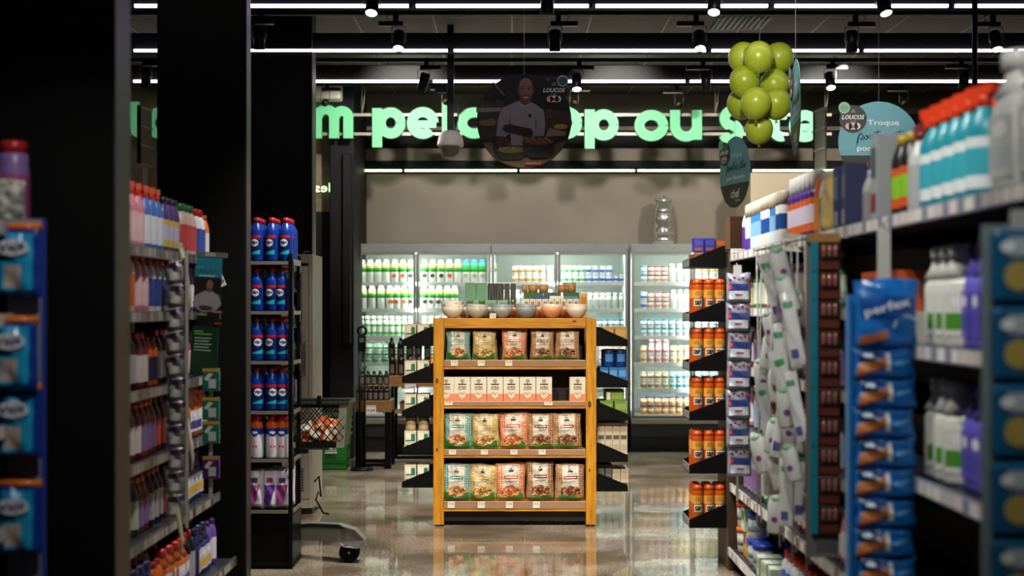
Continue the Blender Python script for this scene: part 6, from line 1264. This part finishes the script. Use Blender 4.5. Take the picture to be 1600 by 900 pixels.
for i, (dy, dz) in enumerate(((6.25, 1.56), (6.3, .86), (6.1, .53))):
    m = MB(); m.tube([(0, 0, .12), (.015, 0, .05), (.03, -.01, -.02), (.045, 0, -.13), (.04, 0, -.18)], [.01, .012, .012, .008, .005], mat('#d0ccac', .4)); m.build('brush_handle', None, (-1.46, dy, dz)); o = bpy.data.objects[-1] if False else None
for o in [o for o in C.objects if o.name.startswith('brush_handle')]:
    i = int(o.name.split('.')[1]) if '.' in o.name else 0; tag(o, 'cream curved brush handle hanging from the %s left shelf' % ('top', 'fourth', 'fifth')[i], 'brush')
# green-white packs below the banner
def soap2(col):
    def g(w, h):
        b = MB(); b.box(-w/2, w/2, -.012, .012, 0, h*.94, mat(col, .3), .003); l = MB(); l.box(-w/2+.001, w/2-.001, -.0135, -.0125, h*.8, h*.94, mat('#c8983c', .4)); l.poly([(-w*.4, h*.5), (-w*.1, h*.75), (w*.15, h*.72), (-w*.2, h*.42)], -.0145, -.013, '#d8dcd8'); l.box(-.01, .025, -.0145, -.013, h*.12, h*.5, '#c0ccd0'); return [('pack', b), ('printed_front', l)]
    return g
SGN = strip_kind('hanging_pack', 'hanging pack', '', .078, .112, soap2('#14705c')); SPU = strip_kind('hanging_pack', 'hanging pack', '', .078, .112, soap2('#4a2468')); Y = 6.6
for i, (py, kd, ds) in enumerate(((611, SGN, 'green pack partly behind the banner foot'), (656, SGN, 'green soap pack, second below the green banner'), (693, SGN, 'green soap pack, third below the green banner'), (748, SPU, 'purple soap pack, lowest below the green banner'))):
    kd.put(XX(330, Y), Y, ZZ(py, Y), 0, '', ds, solo=True)
m = MB(); m.box(-.008, .008, .015, .018, -.6, .05, '#b0b4b0'); o = m.build('clip_strip', None, (XX(328, Y), Y, ZZ(580, Y))); tag(o, 'white clip strip carrying the green and purple soap packs', 'clip strip'); q = MB(); q.box(-.015, .015, .012, .015, .0, .04, '#d0d4d0'); q.build('tab', o)
# vertical banner with the same cook
Y = 6.6; t = thing('shelf_banner', 'tall shelf banner with teal top, cook photo and green text panel', 'banner', (XX(322, Y), Y, ZZ(494, Y))); t.rotation_euler = (0, math.radians(3.2), 0)
s = Y/FPX; hw2, hh = 21*s, 93*s
m = MB(); m.box(-hw2, hw2, 0, .003, -hh, hh, mat('#0c3a24', .4)); m.build('board', t)
m = MB(); m.box(-hw2+.001, hw2-.001, -.001, 0, hh-32*s, hh-.001, mat('#1f8494', .4)); m.box(-hw2+.006, -.02, -.0015, -.001, hh-.052, hh-.047, '#5ab0a8'); m.stroke([(-.045, hh-.075), (-.03, hh-.06), (-.03, hh-.08), (-.01, hh-.062), (-.01, hh-.08), (.01, hh-.06), (.02, hh-.08), (.03, hh-.058), (.045, hh-.07)], .003, -.002, -.001, mat('#0f4a58')); m.box(-.045, .03, -.0015, -.001, hh-.092, hh-.086, '#a8d0d0'); m.build('teal_header', t)
m = MB(); k = s*.78; z0 = hh-68*s; X = lambda a, b: ((a-815)*k*.62, z0-(b-189)*k*.62); m.box(-hw2+.001, hw2-.001, -.001, 0, -hh+78*s, hh-33*s, mat('#1a1210', .4)); P, E = chef(m, X, -.001)
P([(809, 158), (800, 162), (776, 176), (769, 200), (780, 216), (799, 228), (832, 226), (850, 216), (862, 200), (852, 172), (838, 164), (829, 159)], '#8c8c90'); P([(813, 150), (828, 150), (828, 161), (820, 165), (812, 160)], '#6a4636'); E(821.5, 141, 11.3, 19, '#7c5a48'); P([(811, 147), (813, 154), (822, 162), (831, 153), (832, 146), (821, 148)], '#5a4a42'); E(816.7, 139.4, 2, 1, '#1c1412', 8); E(826.4, 139.4, 2, 1, '#1c1412', 8)
P([(786, 212), (800, 206), (826, 208), (838, 214), (820, 222), (800, 222)], '#3b2622'); E(800, 236, 26, 7, '#15120f'); E(800, 235, 20, 4, '#8a8a60'); E(850, 226, 24, 6, '#15120f'); E(850, 225, 18, 4, '#a86a48'); c_ = X(856, 262); m.box(c_[0]-.016, c_[0]+.016, -.012, -.011, c_[1]-.004, c_[1]+.004, '#a82c24'); m.build('printed_photo', t)
m = MB(); z = -hh+78*s-.03; cG = mat('#6ab84a', var=0); cW = mat('#b8c8bc', var=0)
m.box(-hw2+.012, -.01, -.001, 0, z, z+.006, cG); m.box(-hw2+.012, .03, -.001, 0, z-.012, z-.006, cG)
for i, (a, b) in enumerate(((.01, .03), (.0, .02), (.012, .035), (-.01, .02), (.0, .03))): m.box(-hw2+.015, b, -.001, 0, z-.03-i*.014, z-.026-i*.014, cW)
m.box(.01, .03, -.001, 0, -hh+.02, -hh+.024, cG); m.box(.01, .035, -.001, 0, -hh+.03, -hh+.034, cG); m.build('text_panel', t)
m = MB(); m.box(-hw2, hw2+.02, -.004, .006, hh-.002, hh+.022, '#6a6a64'); m.box(-.02, .03, -.006, -.004, hh+.002, hh+.018, '#a8a8a0'); m.build('holder', t)
o = ticket(XX(346, 7.0), 7.0, ZZ(438, 7.0), .03, .06, '9', 'small tilted price tag hanging beside the shelf banner'); o.rotation_euler = (0, -.4, 0)
# nearest left bay: hanging blue pouches and bottles at the top
def wipes(w, h):
    f = pouch_surf(w, .06, h, 41); b = MB(); b.grid(lambda u, v: f(u, v), 14, 16, mat('#123c9c', .25)); b.grid(lambda u, v: f(1-u, v, 1), 8, 8, mat('#123c9c', .25)); l = MB(); l.grid(lambda u, v: f(.12+.74*u, .1+.78*v, -1, .002), 10, 10, mat('#20a0d0', .25))
    l.grid(lambda u, v: f(.22+.4*u, .14+.3*v, -1, .004), 8, 6, mat('#b8a8a0', .35)); e = MB(); c = f(.45, .68, -1, .008); gell(e, c[0], c[2], .045, .024, c[1], mat('#e0e4ec', .3)); e.text('Veja', c[0], c[2], .028, c[1]-.004, mat('#3a2c68', var=0), w=.07, shear=.2, bold=.02, rot=.15)
    z = MB(); z.tube([(-w*.5, -.004, h*.97), (w*.5, -.004, h*.97)], .011, mat('#e8761c', .3), 8); z.box(-w/2, w/2, -.005, .005, h*.93, h*.985, mat('#e0441c', .3)); return [('pouch', b), ('printed_front', l), ('emblem', e), ('orange_zip', z)]
WP = strip_kind('wipes_pouch', 'pouch', '', .125, .205, wipes); Y = 4.0
for i, (py, sc) in enumerate(((465, 1), (610, 1), (716, 1), (866, 1))): WP.put(XX(31, Y), Y-(.03 if i in (1,) else 0), ZZ(py, Y), 0, '', 'blue pouch with orange zip, %s hanging at the left edge' % ('top', 'second', 'third', 'bottom')[i], solo=True)
m = MB(); m.box(-.05, .058, .04, .044, -1.0, .02, mat('#8c94a8', .35)); m.box(.052, .06, .03, .044, -1.0, .02, mat('#2a48b8', .3)); o = m.build('backing_strip', None, (XX(31, Y), Y, ZZ(352, Y))); tag(o, 'pale backing strip carrying the blue pouches with orange zips', 'backing strip')
LIL = K('cleaner_bottle', 'bottle', 'lilac bottle with red cap', bottle(.24, .042, '#8a6aa8', '#b01c24', '#9c4878', neck=.75, cap_h=.13)); LIW = K('cleaner_jug', 'jug', 'pale grey-green jug', jug(.27, .12, .08, '#a8b0a4', '#b0b8ac', '#6a8068', '#c8ccc4')); FLO = K('refill_pouch', 'refill pouch', 'floral grey pouch', [('pouch', MB().grid(lambda u, v: pouch_surf(.1, .05, .13, 6)(u, v), 10, 10, node_mat('floral_print', f_speck([(0, '#5a6458'), (.5, '#a8a8a0'), (.8, '#c8c4bc'), (1, '#3a4440')], 60), .4)).grid(lambda u, v: pouch_surf(.1, .05, .13, 6)(1-u, v, 1), 8, 8, mat('#8a8c84')))])
FLO.put(-1.447, 4.08, 1.636, .1, 'at the left edge on the top shelf', solo=True); LIL.put(-1.474, 4.21, 1.636, .4, 'at the left edge on the top shelf', solo=True, sc=1.06); LIW.put(-1.55, 4.12, 1.636, .5, 'at the left edge on the top shelf', solo=True)
for i in range(5): LB[(8, 14, 12, 9, 5)[i]].put(-1.545, 3.7+.0*i-(i*.0), ZL[i+1]+.001, PI/2, '', LB[(8, 14, 12, 9, 5)[i]].desc+' at the left edge behind the blue pouches', solo=True)
